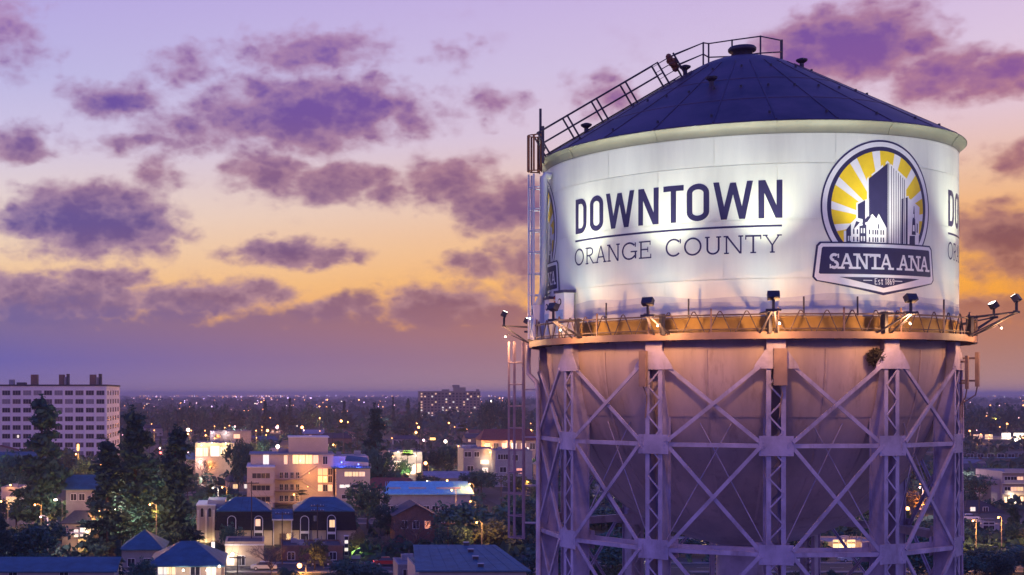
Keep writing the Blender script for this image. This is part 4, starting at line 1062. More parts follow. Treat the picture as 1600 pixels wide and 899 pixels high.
# ------------------------------------------------------------------ other buildings that can be made out
def lowbox(label, pxa, pxb, pyt, Y, dp, wall, roofm, name='building', cat='building', wins=(), lights=(), parapet=.4, extra=None):
    cx_ = gx((pxa+pxb)/2, Y); s_ = FOC/Y; X = lambda px: (px-(pxa+pxb)/2)/s_; Z = lambda py: gz(py, Y); w = X(pxb)-X(pxa); h = Z(pyt)
    t = thing(name, label, cat, (cx_, Y, 0)); OCC.append((cx_-w/2-1, cx_+w/2+1, Y-1, Y+dp+1))
    PROT.append((pxa, pxb, pyt-8, min(pyt+.8*h*s_, 905), Y))
    boxpart(t, 'wall', -w/2, w/2, 0, dp, 0, h, wall)
    boxpart(t, 'roof', -w/2+.25, w/2-.25, .25, dp-.25, h, h+.12, roofm)
    if parapet:
        m = MB(); m.box(-w/2-.05, w/2+.05, -.05, .25, h, h+parapet); m.box(-w/2-.05, w/2+.05, dp-.25, dp+.05, h, h+parapet); m.box(-w/2-.05, -w/2+.25, .25, dp-.25, h, h+parapet); m.box(w/2-.25, w/2+.05, .25, dp-.25, h, h+parapet); m.build('parapet', wall, t)
    if not extra:
        rr = random.Random(int(pxa)*7+int(Y))
        for i in range(3+int(w/5)):
            ux, uy, us = rr.uniform(-w/2+1, w/2-1.5), rr.uniform(1, dp-2), rr.uniform(.5, 1.3)
            un = boxpart(t, 'rooftop_unit', ux, ux+us*1.2, uy, uy+us, h+.12, h+.12+us*.8, 'wall_grey')
            m = MB(); m.tube([(ux+us*1.6,uy,h+.1),(ux+us*1.6,uy,h+.9+rr.random())], .08, 5); m.build('roof_pipe', 'pole_grey', t)
    for q in wins:
        px, py, ww, hh, p = q[:5]; window(t, X(px), 0, max(Z(py), .2), ww, hh, p, mull=q[5] if len(q) > 5 else 1)
    for px, py, y, p, c in lights:
        lb = MB(); lb.ball((X(px), y, Z(py)), .2, 6); lb.build('wall_lamp', 'bulb_orange' if c[1] < .5 else 'bulb_white', t); lamp(t, (X(px), y-.45, Z(py)), p, c, .25)
    if extra: extra(t, X, Z, w, h, dp)
    return t
WL, OL = (1,.78,.5), (1,.42,.12)
lowbox('low shop with glowing yellow front beyond the bare lit tree', 305, 366, 694, 470, 18, 'wall_cream', 'roof_flat', 'shop', 'shop', [(312,713,2.6,2.8,'lit_gold'),(321,713,1.6,2.8,'lit_gold'),(336,713,3.0,3.4,'lit_white'),(349,713,2.4,3.0,'lit_gold'),(357,713,1.6,2.6,'lit_gold')], [(315,696,-.5,700,(1,.8,.4)),(331,692,-.5,700,(1,.8,.4)),(353,693,-.5,700,(1,.8,.4))])
lowbox('long low shed with a bright roof edge in front of the horizon trees', 328, 392, 675, 690, 14, 'wall_grey', 'roof_flat', 'shed', 'shed', [(340,685,3,2,'pane_dark'),(370,685,3,2,'lit_warm')], [(331,677,-.6,900,(1,.75,.8)),(353,677,-.6,900,(1,.8,.7))])
def cyanroof(t, X, Z, w, h, dp):
    m = MB(); m.hexa([(-w/2-.8,-.8,h+.15),(w/2+.8,-.8,h+.15),(w/2+.2,dp*.55,h+2.7),(-w/2+2.0,dp*.55,h+2.7),(-w/2-.8,-.8,h+.4),(w/2+.8,-.8,h+.4),(w/2+.2,dp*.55,h+2.95),(-w/2+2.0,dp*.55,h+2.95)])
    r_ = m.build('sloped_roof', 'roof_cyan', t)
    for i in range(44):
        x = -w/2+w*i/43; m = MB(); m.bar((x,-.75,h+.44),(x*.96+.6,dp*.53,h+2.92),.07,.09); m.build('roof_rib', 'roof_cyan', r_)
    for a, b_ in ((.05,.2),(.3,.5),(.62,.9)): 
        m = MB(); m.box(-w/2+w*a, -w/2+w*b_, 2.0, 2.6, h+1.4, h+1.75); m.build('skylight', 'wall_white', r_)
lowbox('long low building with a bright cyan ribbed metal roof', 600, 735, 774, 330, 12, 'wall_grey', 'roof_flat', wins=[(px,800,1.4,1.4,'pane_dark') for px in range(610, 730, 14)], extra=cyanroof, parapet=0)
lowbox('bright lit store with a pale front behind the cyan roofed building', 613, 660, 708, 470, 16, 'wall_white', 'roof_flat', 'store', 'store', [(622,741,3.4,4.5,'lit_white'),(640,741,4.2,3.2,'lit_white'),(653,741,2.0,3.6,'lit_warm')], [(622,706,-.7,1200,(1,.88,.55)),(636,728,-.7,1200,(1,.85,.55)),(650,712,-.7,900,(1,.85,.55))])
def redroof(t, X, Z, w, h, dp):
    gable(t, -w/2, w/2, 0, dp, h+.2, h+4.2, 'roof_red', 'x', .6, 'wall_cream', 3.0)
lowbox('long cream building with a dark red hipped roof beside the tower ladder', 752, 842, 688, 560, 14, 'wall_cream', 'roof_red', wins=[(px,702,2.0,2.4,p) for px, p in ((762,'lit_orange'),(775,'pane_dark'),(788,'lit_warm'),(803,'lit_white'),(818,'lit_warm'),(832,'pane_dark'))], lights=[(757,696,-.6,1300,OL),(768,700,-.6,900,OL),(795,692,-.6,700,(1,.5,.25))], extra=redroof, parapet=0)
lowbox('grey flat roofed block with an orange lamp right of the round dark tree', 724, 772, 703, 450, 14, 'wall_grey', 'roof_flat', wins=[(731,714,2.2,1.6,'pane_dark'),(745,714,1.6,1.6,'pane_dark'),(757,725,2.6,1.2,'lit_warm'),(735,736,2,1.6,'pane_dark'),(758,738,1.8,1.4,'lit_white')], lights=[(765,707,-.7,1000,OL),(759,721,-.5,500,WL)])
lowbox('lower grey block with small dark windows next to the tower ladder', 774, 832, 706, 440, 14, 'wall_grey', 'roof_flat', wins=[(782,718,1.6,1.6,'pane_dark'),(790,718,1.4,1.6,'pane_dark'),(805,720,1.8,1.8,'pane_dark'),(786,738,2,1.6,'pane_dark'),(812,740,2,1.6,'lit_orange')])
lowbox('white house corner lit gold with a warm doorway at the left edge', 2, 30, 764, 335, 10, 'wall_white', 'roof_flat', 'house', 'house', [(18,797,2.6,3.2,'lit_gold'),(20,812,2.4,2.0,'lit_orange'),(6,800,1.0,2,'pane_dark')], [(17,758,-.5,300,OL)])
def ridge(mt, zr, axis='x', hip=0.0, wallm=None):
    def f(t, X, Z, w, h, dp): gable(t, -w/2, w/2, 0, dp, h, h+zr, mt, axis, .5, wallm, hip)
    return f
lowbox('blue house with a white bracketed gable among the conifers', 103, 163, 764, 300, 10, 'wall_grey', 'roof_blue', 'house', 'house', [(115,782,1.2,1.4,'pane_dark'),(128,782,1.2,1.4,'pane_dark'),(148,782,1.2,1.4,'pane_dark')], extra=ridge('roof_blue', 2.6, 'x', 0, 'wall_white'), parapet=0, lights=[(86,781,-.5,120,WL)])
def stuccoextra(t, X, Z, w, h, dp):
    gable(t, -w/2, w/2, 0, dp, h, h+1.8, 'roof_shingle', 'x', .5, 'wall_cream', 2.0)
    boxpart(t, 'balcony', -w/2+.4, w/2+.5, -1.0, -.02, 3.2, 3.5, 'trim')
    boxpart(t, 'porch_wall', w*.1, w/2+.8, -1.8, -1.6, 0, 2.8, 'wall_cream')
lowbox('two storey cream house with a glowing yellow side wall and lit upper windows', 97, 142, 818, 262, 12, 'wall_cream', 'roof_shingle', 'house', 'house', [(119,839,.8,1.4,'lit_white'),(131,838,1.4,1.6,'lit_white'),(139,836,.6,1.6,'lit_warm')], [(127,848,-2.6,260,(1,.66,.18)),(137,832,-.6,60,(1,.72,.3))], extra=stuccoextra, parapet=0)
lowbox('house with a wide blue hipped roof between the dark conifers', 190, 252, 858, 236, 12, 'wall_grey', 'roof_blue', 'house', 'house', [(205,885,1.2,1.3,'pane_dark'),(230,885,1.2,1.3,'pane_dark')], extra=ridge('roof_blue', 2.6, 'x', 4.0), parapet=0)
lowbox('low house with a long blue roof at the bottom left corner', -30, 178, 893, 200, 11, 'wall_white', 'roof_blue', 'house', 'house', [(20,905,1.2,1,'pane_dark'),(100,905,1.2,1,'pane_dark')], extra=ridge('roof_blue', 1.3, 'x', 0, 'wall_white'), parapet=0)
lowbox('shop with a slate blue hipped roof and white lamps under its eave', 232, 346, 884, 212, 16, 'wall_cream', 'roof_blue', 'shop', 'shop', [(255,898,1.6,1.2,'lit_white'),(268,898,1.2,1.2,'lit_gold'),(305,899,1.4,1.4,'pane_dark'),(330,899,1.4,1.4,'lit_warm')], [(287,890,-.9,170,(1,.8,.62)),(324,890,-.9,110,(1,.7,.55)),(343,884,-.9,150,(1,.72,.5))], extra=ridge('roof_blue', 2.8, 'x', 5.0), parapet=0)
def orangewall(t, X, Z, w, h, dp): boxpart(t, 'cornice', -w/2-.1, w/2+.1, -.15, 0, h-.3, h, 'trim')
lowbox('peach stucco store wall lit by the street lamps below the mansard house', 352, 412, 850, 238, 9, 'wall_cream', 'roof_shingle', 'store', 'store', [(360,884,1.2,1.6,'lit_gold'),(377,885,1.2,1.6,'pane_dark')], [(363,866,-.8,420,(1,.82,.6))], extra=orangewall)
lowbox('low red brick wall building glowing orange around a street lamp', 440, 536, 856, 246, 10, 'wall_brick', 'roof_shingle', wins=[(455,884,1.2,1.3,'pane_dark'),(520,884,1.2,1.3,'pane_dark')])
lowbox('small brown house with a pale edged gable under bare trees', 617, 682, 806, 276, 11, 'wall_brick', 'roof_shingle', 'house', 'house', [(632,826,1.2,1.5,'pane_dark'),(650,826,1.2,1.5,'pane_dark'),(668,826,1.1,1.5,'lit_orange')], extra=ridge('roof_shingle', 2.2, 'y', 0, 'wall_brick'), parapet=0)
def bigblue(t, X, Z, w, h, dp):
    gz1 = 6.2
    m = MB(); m.hexa([(-w/2-.6,-.6,h),(w/2+.6,-.6,h),(w/2-1.6,dp,gz1),(-w/2+.9,dp,gz1),(-w/2-.6,-.6,h+.2),(w/2+.6,-.6,h+.2),(w/2-1.6,dp,gz1+.2),(-w/2+.9,dp,gz1+.2)]); r_ = m.build('sloped_roof', 'roof_blue', t)
    for i in range(9):
        f = (i+.5)/9; m = MB(); m.bar((-w/2-.5+(w+1)*f,-.5,h+.215),(-w/2+1+(w-2.7)*f,dp-.05,gz1+.215),.06,.05); m.build('roof_seam', 'roof_blue', r_)
    for i in range(4):
        f = .98-.28*i; z = h+.2+(gz1-h)*f; y = -.6+(dp+.6)*f
        m = MB(); m.box(1.05, 1.85, y-.25, y+.25, z-.1, z+.42); m.build('roof_vent', 'dark_metal', r_)
        m = MB(); m.box(1.0, 1.9, y-.3, y+.3, z+.42, z+.5); m.build('vent_cap', 'trim', r_)
lowbox('big blue sloping metal roof with a row of four vents at the bottom edge', 655, 822, 893, 197, 17, 'wall_white', 'roof_blue', 'warehouse', 'warehouse', [(690,915,1.4,1.2,'pane_dark'),(780,915,1.4,1.2,'pane_dark')], extra=bigblue, parapet=0)
lowbox('low tin roofed annex left of the big blue roof', 622, 656, 884, 216, 9, 'wall_grey', 'roof_flat', 'annex', 'annex', [(635,900,1,1,'pane_dark')], [], parapet=.2)
# right of and behind the tower
def terr(t, X, Z, w, h, dp):
    for i in range(1, 4):
        boxpart(t, 'balcony', -w/2-.1, w/2, -1.3, -.02, i*2.9-.2, i*2.9, 'trim'); boxpart(t, 'balcony_front', -w/2-.1, w/2, -1.35, -1.25, i*2.9, i*2.9+.85, 'wall_white')
    boxpart(t, 'stair_tower', -w/2-2.4, -w/2-.05, 1, 6, 0, h-2.0, 'wall_white')
lowbox('four storey white flats with stacked balconies at the right edge', 1566, 1690, 739, 372, 14, 'wall_white', 'roof_flat', 'apartment_building', 'apartment building', [(px,py,1.6,1.7,p) for py, ps in ((755,('pane_dark','pane_dark','lit_warm','pane_dark')),(771,('pane_dark','lit_warm','lit_gold','pane_dark')),(787,('lit_gold','lit_white','lit_warm','pane_dark'))) for px, p in zip((1574,1584,1594,1610), ps)], [(1588,783,-1.6,700,(1,.62,.2)),(1575,775,-1.6,300,WL)], extra=terr)
lowbox('long flat building with a bright white roof edge right of the tower', 1440, 1640, 717, 640, 22, 'wall_grey', 'roof_cyan', wins=[(px,724,3,1.6,'pane_dark') for px in range(1500, 1630, 16)], lights=[(1459,717,-.6,900,(1,.7,.5))], extra=lambda t, X, Z, w, h, dp: boxpart(t, 'fascia', -w/2-.2, w/2+.2, -.5, -.1, h-.5, h+.5, 'roof_cyan'))
lowbox('lit strip mall far right with white and amber shop fronts', 1500, 1660, 684, 900, 20, 'wall_cream', 'roof_flat', 'strip_mall', 'shop', [(1528,692,6,3,'lit_warm'),(1545,692,5,3,'lit_gold'),(1572,693,6,4,'lit_white'),(1592,692,7,4,'lit_white'),(1610,692,6,3,'lit_gold')], [(1577,684,-1,1800,WL),(1592,686,-1,1800,(1,.75,.4)),(1532,688,-1,1200,OL)])
lowbox('low house with a grey hipped roof below the white balconied flats', 1508, 1566, 800, 345, 10, 'wall_grey', 'roof_shingle', 'house', 'house', [(1520,812,1.2,1.2,'lit_white'),(1540,812,1.2,1.2,'pane_dark')], extra=ridge('roof_shingle', 2.4, 'x', 3.5), parapet=0)
lowbox('small white garage behind the right tower leg', 1530, 1562, 822, 300, 8, 'wall_white', 'roof_flat', 'garage', 'garage', [(1545,828,2.4,1.6,'pane_dark')])
lowbox('cream low building glowing gold between the tower legs', 1292, 1380, 850, 258, 10, 'wall_cream', 'roof_flat', wins=[(1310,882,2.0,2.2,'lit_gold'),(1330,882,1.4,2.2,'lit_gold'),(1352,882,1.4,1.6,'lit_white')], lights=[(1322,862,-.7,500,(1,.72,.25)),(1358,866,-.7,350,WL)])
lowbox('red brick garage with a lit front behind the middle tower legs', 1160, 1206, 868, 250, 9, 'wall_brick', 'roof_flat', 'garage', 'garage', [(1184,893,2.4,1.6,'lit_orange'),(1170,893,1.2,1.4,'lit_white')], [(1185,880,-.6,400,(1,.45,.3))])
lowbox('wide pale parking shed seen under the bowl behind the left legs', 925, 1010, 762, 420, 12, 'wall_grey', 'roof_flat', 'shed', 'shed', [(945,778,3,2,'pane_dark'),(975,778,3,2,'lit_warm')], [(942,770,-.6,900,WL),(985,782,-.6,500,(1,.7,.5))])
lowbox('blue walled low building with a yellow doorway behind the left legs', 1040, 1140, 850, 268, 10, 'wall_grey', 'roof_blue', wins=[(1100,870,2.0,2.0,'lit_gold'),(1062,870,1.4,1.4,'pane_dark'),(1125,868,1.2,1.4,'pane_dark')], lights=[(1117,868,-.6,250,WL)])
lowbox('brown gabled house by the orange lit tree beyond the tower', 1420, 1480, 800, 352, 10, 'wall_brick', 'roof_shingle', 'house', 'house', [(1435,815,1.4,1.4,'lit_orange'),(1462,815,1.2,1.4,'pane_dark')], extra=ridge('roof_shingle', 2.6, 'x', 0, 'wall_brick'), parapet=0)

# ------------------------------------------------------------------ trees
def leaf(m, c, s_, r, mi=0):
    n = Vector((r.gauss(0,1), r.gauss(0,1), r.gauss(0,1)+.5)).normalized(); a = n.cross(Vector((r.gauss(0,1), r.gauss(0,1), r.gauss(0,1)))).normalized(); b_ = n.cross(a)
    a *= s_*(.6+.8*r.random()); b_ *= s_*(.35+.5*r.random())
    m.quad(c-a-b_*.4, c-b_, c+a+b_*.3, c+b_, mi)
def trunk_mesh(h, r0, mt='bark', limbs=5, seed=0, lh=.5):
    r = random.Random(seed); m = MB()
    m.tube([(0,0,0),(.02*h*r.gauss(0,.5),.02*h*r.gauss(0,.5),h*.5),(0,0,h)], r0, 6, r2=r0*.35)
    for i in range(limbs):
        a = 2*pi*i/limbs+r.random(); z = h*(lh+.4*r.random()); l = h*.35
        m.tube([(0,0,z),(cos(a)*l*.5,sin(a)*l*.5,z+l*.35),(cos(a)*l,sin(a)*l,z+l*.6)], r0*.4, 5, r2=r0*.12)
    return m.mesh('trunk', mt)
def broad_crown(seed, clumps, per, ls, mt, flat=.75):
    r = random.Random(seed); m = MB()
    lobes = [(Vector((r.uniform(-.28,.28), r.uniform(-.28,.28), r.uniform(.38,.74))), r.uniform(.16,.30)) for _ in range(11)]
    for i in range(clumps):
        c, rad = lobes[r.randrange(len(lobes))]
        d_ = Vector((r.gauss(0,1), r.gauss(0,1), r.gauss(0,1)*flat+.15)).normalized()
        p = c + d_*rad*(.75+.3*r.random())
        for j in range(per): leaf(m, p+Vector((r.gauss(0,.045), r.gauss(0,.045), r.gauss(0,.035))), ls, r)
    return m.mesh('crown', mt)
def conifer_crown(seed, n, ls, mt, power=.8, base=.06, wid=.17, spire=.0):
    r = random.Random(seed); m = MB()
    br = [(r.uniform(0, 2*pi), r.random()) for _ in range(n//9)]
    for a, u in br:
        z = base+(1-base)*(1-(1-u)**.75) if False else base+(1-base)*u
        k = max(0, 1-(z-base)/(1-base))
        rad = wid*(k**power)*(.55+.55*r.random())*(.92+.2*sin(z*40+a*2))
        if z < base+.1: rad *= .55+.45*(z-base)/.1
        for j in range(9):
            f = (j+1)/9; p = Vector((cos(a)*rad*f, sin(a)*rad*f, z-.035*f+r.gauss(0,.008))) + Vector((r.gauss(0,.012), r.gauss(0,.012), r.gauss(0,.008)))
            leaf(m, p, ls*(.7+.5*k), r)
    for j in range(14): leaf(m, Vector((r.gauss(0,.004), r.gauss(0,.004), .94+.006*j)), ls*.35, r)
    return m.mesh('crown', mt)
def shaggy_crown(seed, clumps, per, ls, mt, wid=.15):
    r = random.Random(seed); m = MB(); lobes = []
    for i in range(26):
        z = .08+.86*(i+.5)/26; k = 1-.78*((z-.08)/.92)**1.6; a = r.random()*6.28; o = wid*k*r.uniform(.15,.75)
        lobes.append((Vector((cos(a)*o, sin(a)*o, z+r.gauss(0,.015))), wid*k*r.uniform(.45,.75)))
    for i in range(clumps):
        c, rad = lobes[r.randrange(26)]
        d_ = Vector((r.gauss(0,1), r.gauss(0,1), r.gauss(0,.8))).normalized(); p = c+Vector((d_.x*rad, d_.y*rad, d_.z*rad*.55))*(.7+.4*r.random())
        for j in range(per): leaf(m, p+Vector((r.gauss(0,.016), r.gauss(0,.016), r.gauss(0,.01))), ls, r)
    for j in range(30): leaf(m, Vector((r.gauss(0,.008), r.gauss(0,.008), .93+.07*r.random())), ls*.6, r)
    return m.mesh('crown', mt)
def fan_palm(seed):
    r = random.Random(seed); m = MB()
    for i in range(34):
        a = 2*pi*r.random(); e = r.uniform(-.9, 1.25); L_ = r.uniform(.085,.125)
        d_ = Vector((cos(a)*cos(e), sin(a)*cos(e), sin(e))); c = Vector((0,0,.93)); sd = d_.cross(Vector((0,0,1))).normalized()
        for j in range(5):
            t = (j-2)*.28; q = (d_+sd*t).normalized()*L_; w = sd*.012
            m.quad(c+d_*L_*.3-w*.4, c+d_*L_*.3+w*.4, c+q+w*.5-Vector((0,0,.02)), c+q-w*.5-Vector((0,0,.02)))
    return m.mesh('crown', 'leaf_palm')
def bare_tree(seed, mt='twig'):
    r = random.Random(seed); m = MB()
    def grow(p, d_, l, rad, n):
        q = p+d_*l; m.tube([p, (p+q)/2+Vector((r.gauss(0,.02),r.gauss(0,.02),0))*l, q], rad, 4, r2=rad*.6, cap=False)
        if n == 0: return
        for _ in range(3 if n > 1 else 4):
            nd = (d_+Vector((r.gauss(0,.5), r.gauss(0,.5), r.gauss(.12,.3)))).normalized(); grow(q, nd, l*r.uniform(.62,.85), rad*.58, n-1)
    for _ in range(4): grow(Vector((0,0,.16)), Vector((r.gauss(0,.35), r.gauss(0,.35), 1)).normalized(), .2, .014, 4)
    return m.mesh('crown', mt)
CRX = 0
CR = {'broad': [broad_crown(s_, 150, 15, .034, 'leaf_dark') for s_ in (1,2,3)],
      'olive': [broad_crown(s_, 140, 14, .036, 'leaf_olive') for s_ in (11,12)],
      'lit': [broad_crown(s_, 140, 14, .036, 'leaf_dry') for s_ in (21,)],
      'conifer': [shaggy_crown(s_, 400, 12, .02, 'leaf_cypress', .15) for s_ in (4,5,6)],
      'pine': [shaggy_crown(s_, 400, 12, .022, 'leaf_cypress', .17) for s_ in (7,8)],
      'cypress': [conifer_crown(s_, 1500, .02, 'leaf_cypress', .4, .02, .07) for s_ in (9,)],
      'far': [broad_crown(s_, 60, 10, .06, 'leaf_dark') for s_ in (31,32,33)],
      'farcone': [conifer_crown(s_, 800, .04, 'leaf_cypress', .75, .05, .16) for s_ in (34,35)],
      'palm': [fan_palm(s_) for s_ in (41,42)], 'bare': [bare_tree(s_) for s_ in (51,52)]}
TRK = {'broad': trunk_mesh(.6,.03,seed=1), 'cone': trunk_mesh(.9,.018,limbs=0,seed=2), 'palm': trunk_mesh(.93,.011,limbs=0,seed=3), 'bare': trunk_mesh(.2,.02,'twig',0,4)}
CATS = {'broad':'broadleaf_tree','olive':'olive_tree','lit':'broadleaf_tree','conifer':'conifer_tree','pine':'pine_tree','cypress':'cypress_tree','far':'broadleaf_tree','farcone':'conifer_tree','palm':'palm_tree','bare':'bare_tree'}
tcount = [0]
def tree(kind, x, y, h, w=None, label=None, group=None, seed=None):
    tcount[0] += 1; k = tcount[0] if seed is None else seed
    cr_ = CR[kind][k % len(CR[kind])]
    base_w = {'broad':.95,'olive':.95,'lit':.95,'conifer':.27,'pine':.31,'cypress':.15,'far':.95,'farcone':.32,'palm':.22,'bare':.75}[kind]
    sx = h if w is None else w/base_w
    t = thing(CATS[kind], label, 'palm' if kind == 'palm' else 'tree', (x, y, 0), (k*2.399) % 6.28, group)
    tm = TRK['palm'] if kind == 'palm' else TRK['bare'] if kind == 'bare' else TRK['broad'] if kind in ('broad','olive','lit','far') else TRK['cone']
    link('trunk', tm, t, scale=(min(sx, h)*1.0, min(sx, h)*1.0, h)); link('crown', cr_, t, scale=(sx, sx, h))
    OCC.append((x-1.5, x+1.5, y-1.5, y+1.5)); return t
def ptree(kind, px, pyt, Y, wpx, label, seed=None):
    return tree(kind, gx(px, Y), Y, gz(pyt, Y)*(1.03 if kind != 'palm' else 1.0), wpx*Y/FOC, label, seed=seed)
ptree('pine', 66, 622, 300, 76, 'tall dark pine standing in front of the office block')
ptree('conifer', 168, 690, 258, 66, 'dark conifer left of the tallest conifer')
ptree('conifer', 208, 640, 272, 70, 'tallest dark conifer right of the office block')
ptree('conifer', 275, 668, 262, 62, 'dark conifer with a thin spire left of the bare lit tree')
ptree('conifer', 238, 716, 288, 50, 'short dark conifer wedged between two taller conifers')
ptree('olive', 105, 698, 420, 66, 'round olive green tree in front of the office block')
ptree('broad', 18, 700, 380, 80, 'blue green round tree at the left edge below the office block')
ptree('broad', 128, 716, 400, 48, 'small dark round tree right of the olive green tree')
ptree('broad', 46, 812, 226, 112, 'big round bush tree at the lower left corner')
ptree('broad', 25, 770, 300, 70, 'dark tree beside the gold lit white house corner')
ptree('palm', 159, 680, 600, 22, 'thin palm beside the right corner of the office block')
ptree('cypress', 184, 846, 207, 20, 'small slim cypress before the blue hipped roof')
ptree('broad', 222, 868, 206, 40, 'low dark bush in front of the blue hipped roof')
ptree('olive', 20, 880, 204, 50, 'low bush poking over the long blue roof at the bottom left')
ptree('broad', 372, 684, 400, 46, 'dark round tree left of the four storey apartment building')
ptree('broad', 412, 676, 470, 28, 'small round tree above the apartment building left wing')
ptree('palm', 459, 655, 700, 24, 'dark palm silhouetted above the apartment penthouse')
ptree('palm', 537, 660, 620, 26, 'dark palm right of the apartment penthouse')
ptree('palm', 559, 666, 640, 20, 'smaller dark palm left of the tall mid conifer')
ptree('palm', 471, 766, 322, 26, 'palm in front of the gold lit courtyard')
ptree('conifer', 585, 634, 420, 36, 'tall lone conifer right of the blue terrace')
ptree('broad', 590, 690, 412, 48, 'bushy tree around the foot of the lone conifer')
ptree('broad', 574, 752, 305, 66, 'dark leafy tree between mansard house and cyan roof')
ptree('broad', 606, 786, 285, 52, 'dark tree beside the small brown gabled house')
ptree('bare', 648, 786, 255, 104, 'wide bare tree in front of the small brown gabled house')
ptree('bare', 595, 826, 250, 70, 'bare brown tree left of the small brown gabled house')
ptree('broad', 742, 776, 262, 116, 'large dark tree mass behind the big blue sloping roof', 1)
ptree('broad', 792, 790, 268, 74, 'dark tree right of the large dark tree mass, beside the tower ladder')
ptree('broad', 700, 800, 275, 54, 'dark tree left of the large dark tree mass')
ptree('broad', 682, 696, 480, 70, 'round dark tree with an orange lamp at its left side')
ptree('olive', 716, 690, 510, 44, 'grey green tree behind the grey flat roofed block')
ptree('palm', 722, 664, 560, 24, 'shaggy palm behind the grey flat roofed block')
ptree('palm', 636, 704, 462, 26, 'palm lit yellow green in front of the bright store')
ptree('broad', 628, 714, 455, 30, 'small rounded tree in front of the bright store')
ptree('broad', 765, 624, 850, 34, 'left one of two round trees on the skyline beside the ladder')
ptree('broad', 791, 623, 860, 36, 'right one of two round trees on the skyline beside the ladder')
ptree('broad', 752, 732, 405, 74, 'broad dark tree before the grey flat roofed block with an orange lamp')
ptree('olive', 806, 738, 400, 50, 'dull green tree before the lower grey block beside the tower ladder')
ptree('bare', 315, 706, 455, 56, 'bare tree lit pink from below')
ptree('bare', 424, 838, 226, 80, 'purple grey bare tree at the bottom centre left')
ptree('olive', 492, 838, 232, 42, 'wispy olive tree right of the orange street lamp', 1)
ptree('broad', 560, 874, 207, 90, 'low bush at the bottom edge left of the big blue roof')
ptree('broad', 362, 815, 262, 34, 'small tree before the first mansard house')
ptree('bare', 448, 822, 262, 30, 'little bare tree before the small porch')
ptree('lit', 557, 828, 252, 26, 'slim tree lit yellow green by a spotlight at its foot')
ptree('broad', 1545, 726, 410, 84, 'dark tree left of the white balconied flats')
ptree('broad', 1600, 852, 226, 120, 'leafy green tree at the bottom right corner')
ptree('broad', 1540, 858, 222, 100, 'leafy green tree right of the last tower leg')
ptree('lit', 1432, 770, 340, 48, 'tree glowing orange behind the right tower legs')
ptree('olive', 1332, 822, 282, 70, 'olive tree between the tower legs above the gold lit building')
ptree('broad', 940, 790, 300, 110, 'dark tree behind the left tower legs below the bowl')
ptree('broad', 1000, 800, 312, 80, 'second dark tree behind the left tower legs')
ptree('broad', 1080, 842, 252, 70, 'dark bush behind the middle tower legs')
ptree('broad', 1440, 842, 262, 70, 'dark green tree behind the right tower legs')
ptree('broad', 1512, 770, 360, 44, 'dark tree close behind the right edge leg')
lamp(None, (gx(557,252), 250.0, .5), 260, (.75,1,.25), .2); lamp(None, (gx(315,455), 452, 1.0), 1500, (1,.62,.55), .3)
lamp(None, (gx(1432,340), 336.5, 3.0), 2600, (1,.36,.05), .4); lamp(None, (gx(634,455), 452.5, 3.5), 1200, (.85,1,.25), .3)
# a white pillar and a lit planting box by the slim tree
t = thing('advertising_pillar', 'slim white lit pillar beside the yellow green lit tree', 'pillar', (gx(541, 250), 250, 0)); boxpart(t, 'base', -.5, .5, -.5, .5, 0, .4, 'concrete'); boxpart(t, 'shaft', -.36, .36, -.36, .36, .4, gz(838, 250), 'wall_white')
for i in range(5): boxpart(t, 'panel', -.3, .3, -.39, -.361, .6+.7*i, 1.15+.7*i, 'lit_white' if i % 2 else 'pane_dark')
boxpart(t, 'cap', -.42, .42, -.42, .42, gz(838,250), gz(838,250)+.15, 'trim')
t = thing('lit_planter', 'glowing lime green planter box in front of the slim lit tree', 'planter', (gx(556, 249), 249, 0)); boxpart(t, 'box', -.8, .8, -.4, .4, 0, .7, 'trim'); m = MB(); m.hexa([(-.75,-.42,.75),(.75,-.42,1.3),(.75,.3,1.3),(-.75,.3,.75),(-.75,-.42,1.2),(.75,-.42,2.0),(.75,.3,2.0),(-.75,.3,1.2)]); m.build('lit_panel', 'sign_lime', t)

# ------------------------------------------------------------------ street lamps, poles, signs
def street_lamp(x, y, h, col, power, label=None, group=None, bulb='bulb_orange', r=.34, light=True):
    t = thing('street_lamp', label, 'street lamp', (x, y, 0), 0, group)
    m = MB(); m.tube([(0,0,0),(0,0,h*.55),(0,0,h)], .1, 6, r2=.06); m.build('pole', 'pole_grey', t)
    m = MB(); m.tube([(0,0,h-.02),(-.5,-.5,h+.25),(-1.0,-.9,h+.3)], .05, 5); m.build('arm', 'pole_grey', t)
    m = MB(); m.ball((-1.1,-1.0,h+.1), r, 8); m.build('lamp_head', bulb, t, True)
    if light: lamp(t, (-1.1,-1.0-r-.3,h-.1), power, col, .35)
    return t
def plamp(px, py, Y, col, power, label, bulb='bulb_orange', r=.3):
    return street_lamp(gx(px, Y)+1.1, Y+1.0, gz(py, Y)-.1, col, power, label, bulb=bulb, r=r)
OR, WH, PK = (1,.40,.08), (1,.82,.6), (1,.6,.62)
plamp(468, 884, 228, OR, 3200, 'street lamp with the biggest orange glow at the bottom centre left', r=.42)
plamp(163, 714, 560, OR, 2600, 'orange street lamp at the foot of the office block', r=.7)
plamp(665, 724, 462, OR, 2400, 'orange street lamp left of the round dark tree', r=.6)
plamp(637, 742, 440, OR, 900, 'small orange lamp before the bright store', r=.4)
plamp(824, 753, 400, OR, 1600, 'orange street lamp behind the tower ladder', r=.5)
plamp(817, 757, 402, OR, 900, 'smaller orange lamp just left of the lamp behind the tower ladder', r=.35)
plamp(808, 808, 300, OR, 500, 'little amber lamp low behind the tower ladder', r=.3)
plamp(433, 668, 700, PK, 2600, 'pinkish street lamp left of the apartment penthouse', 'bulb_pink', .8)
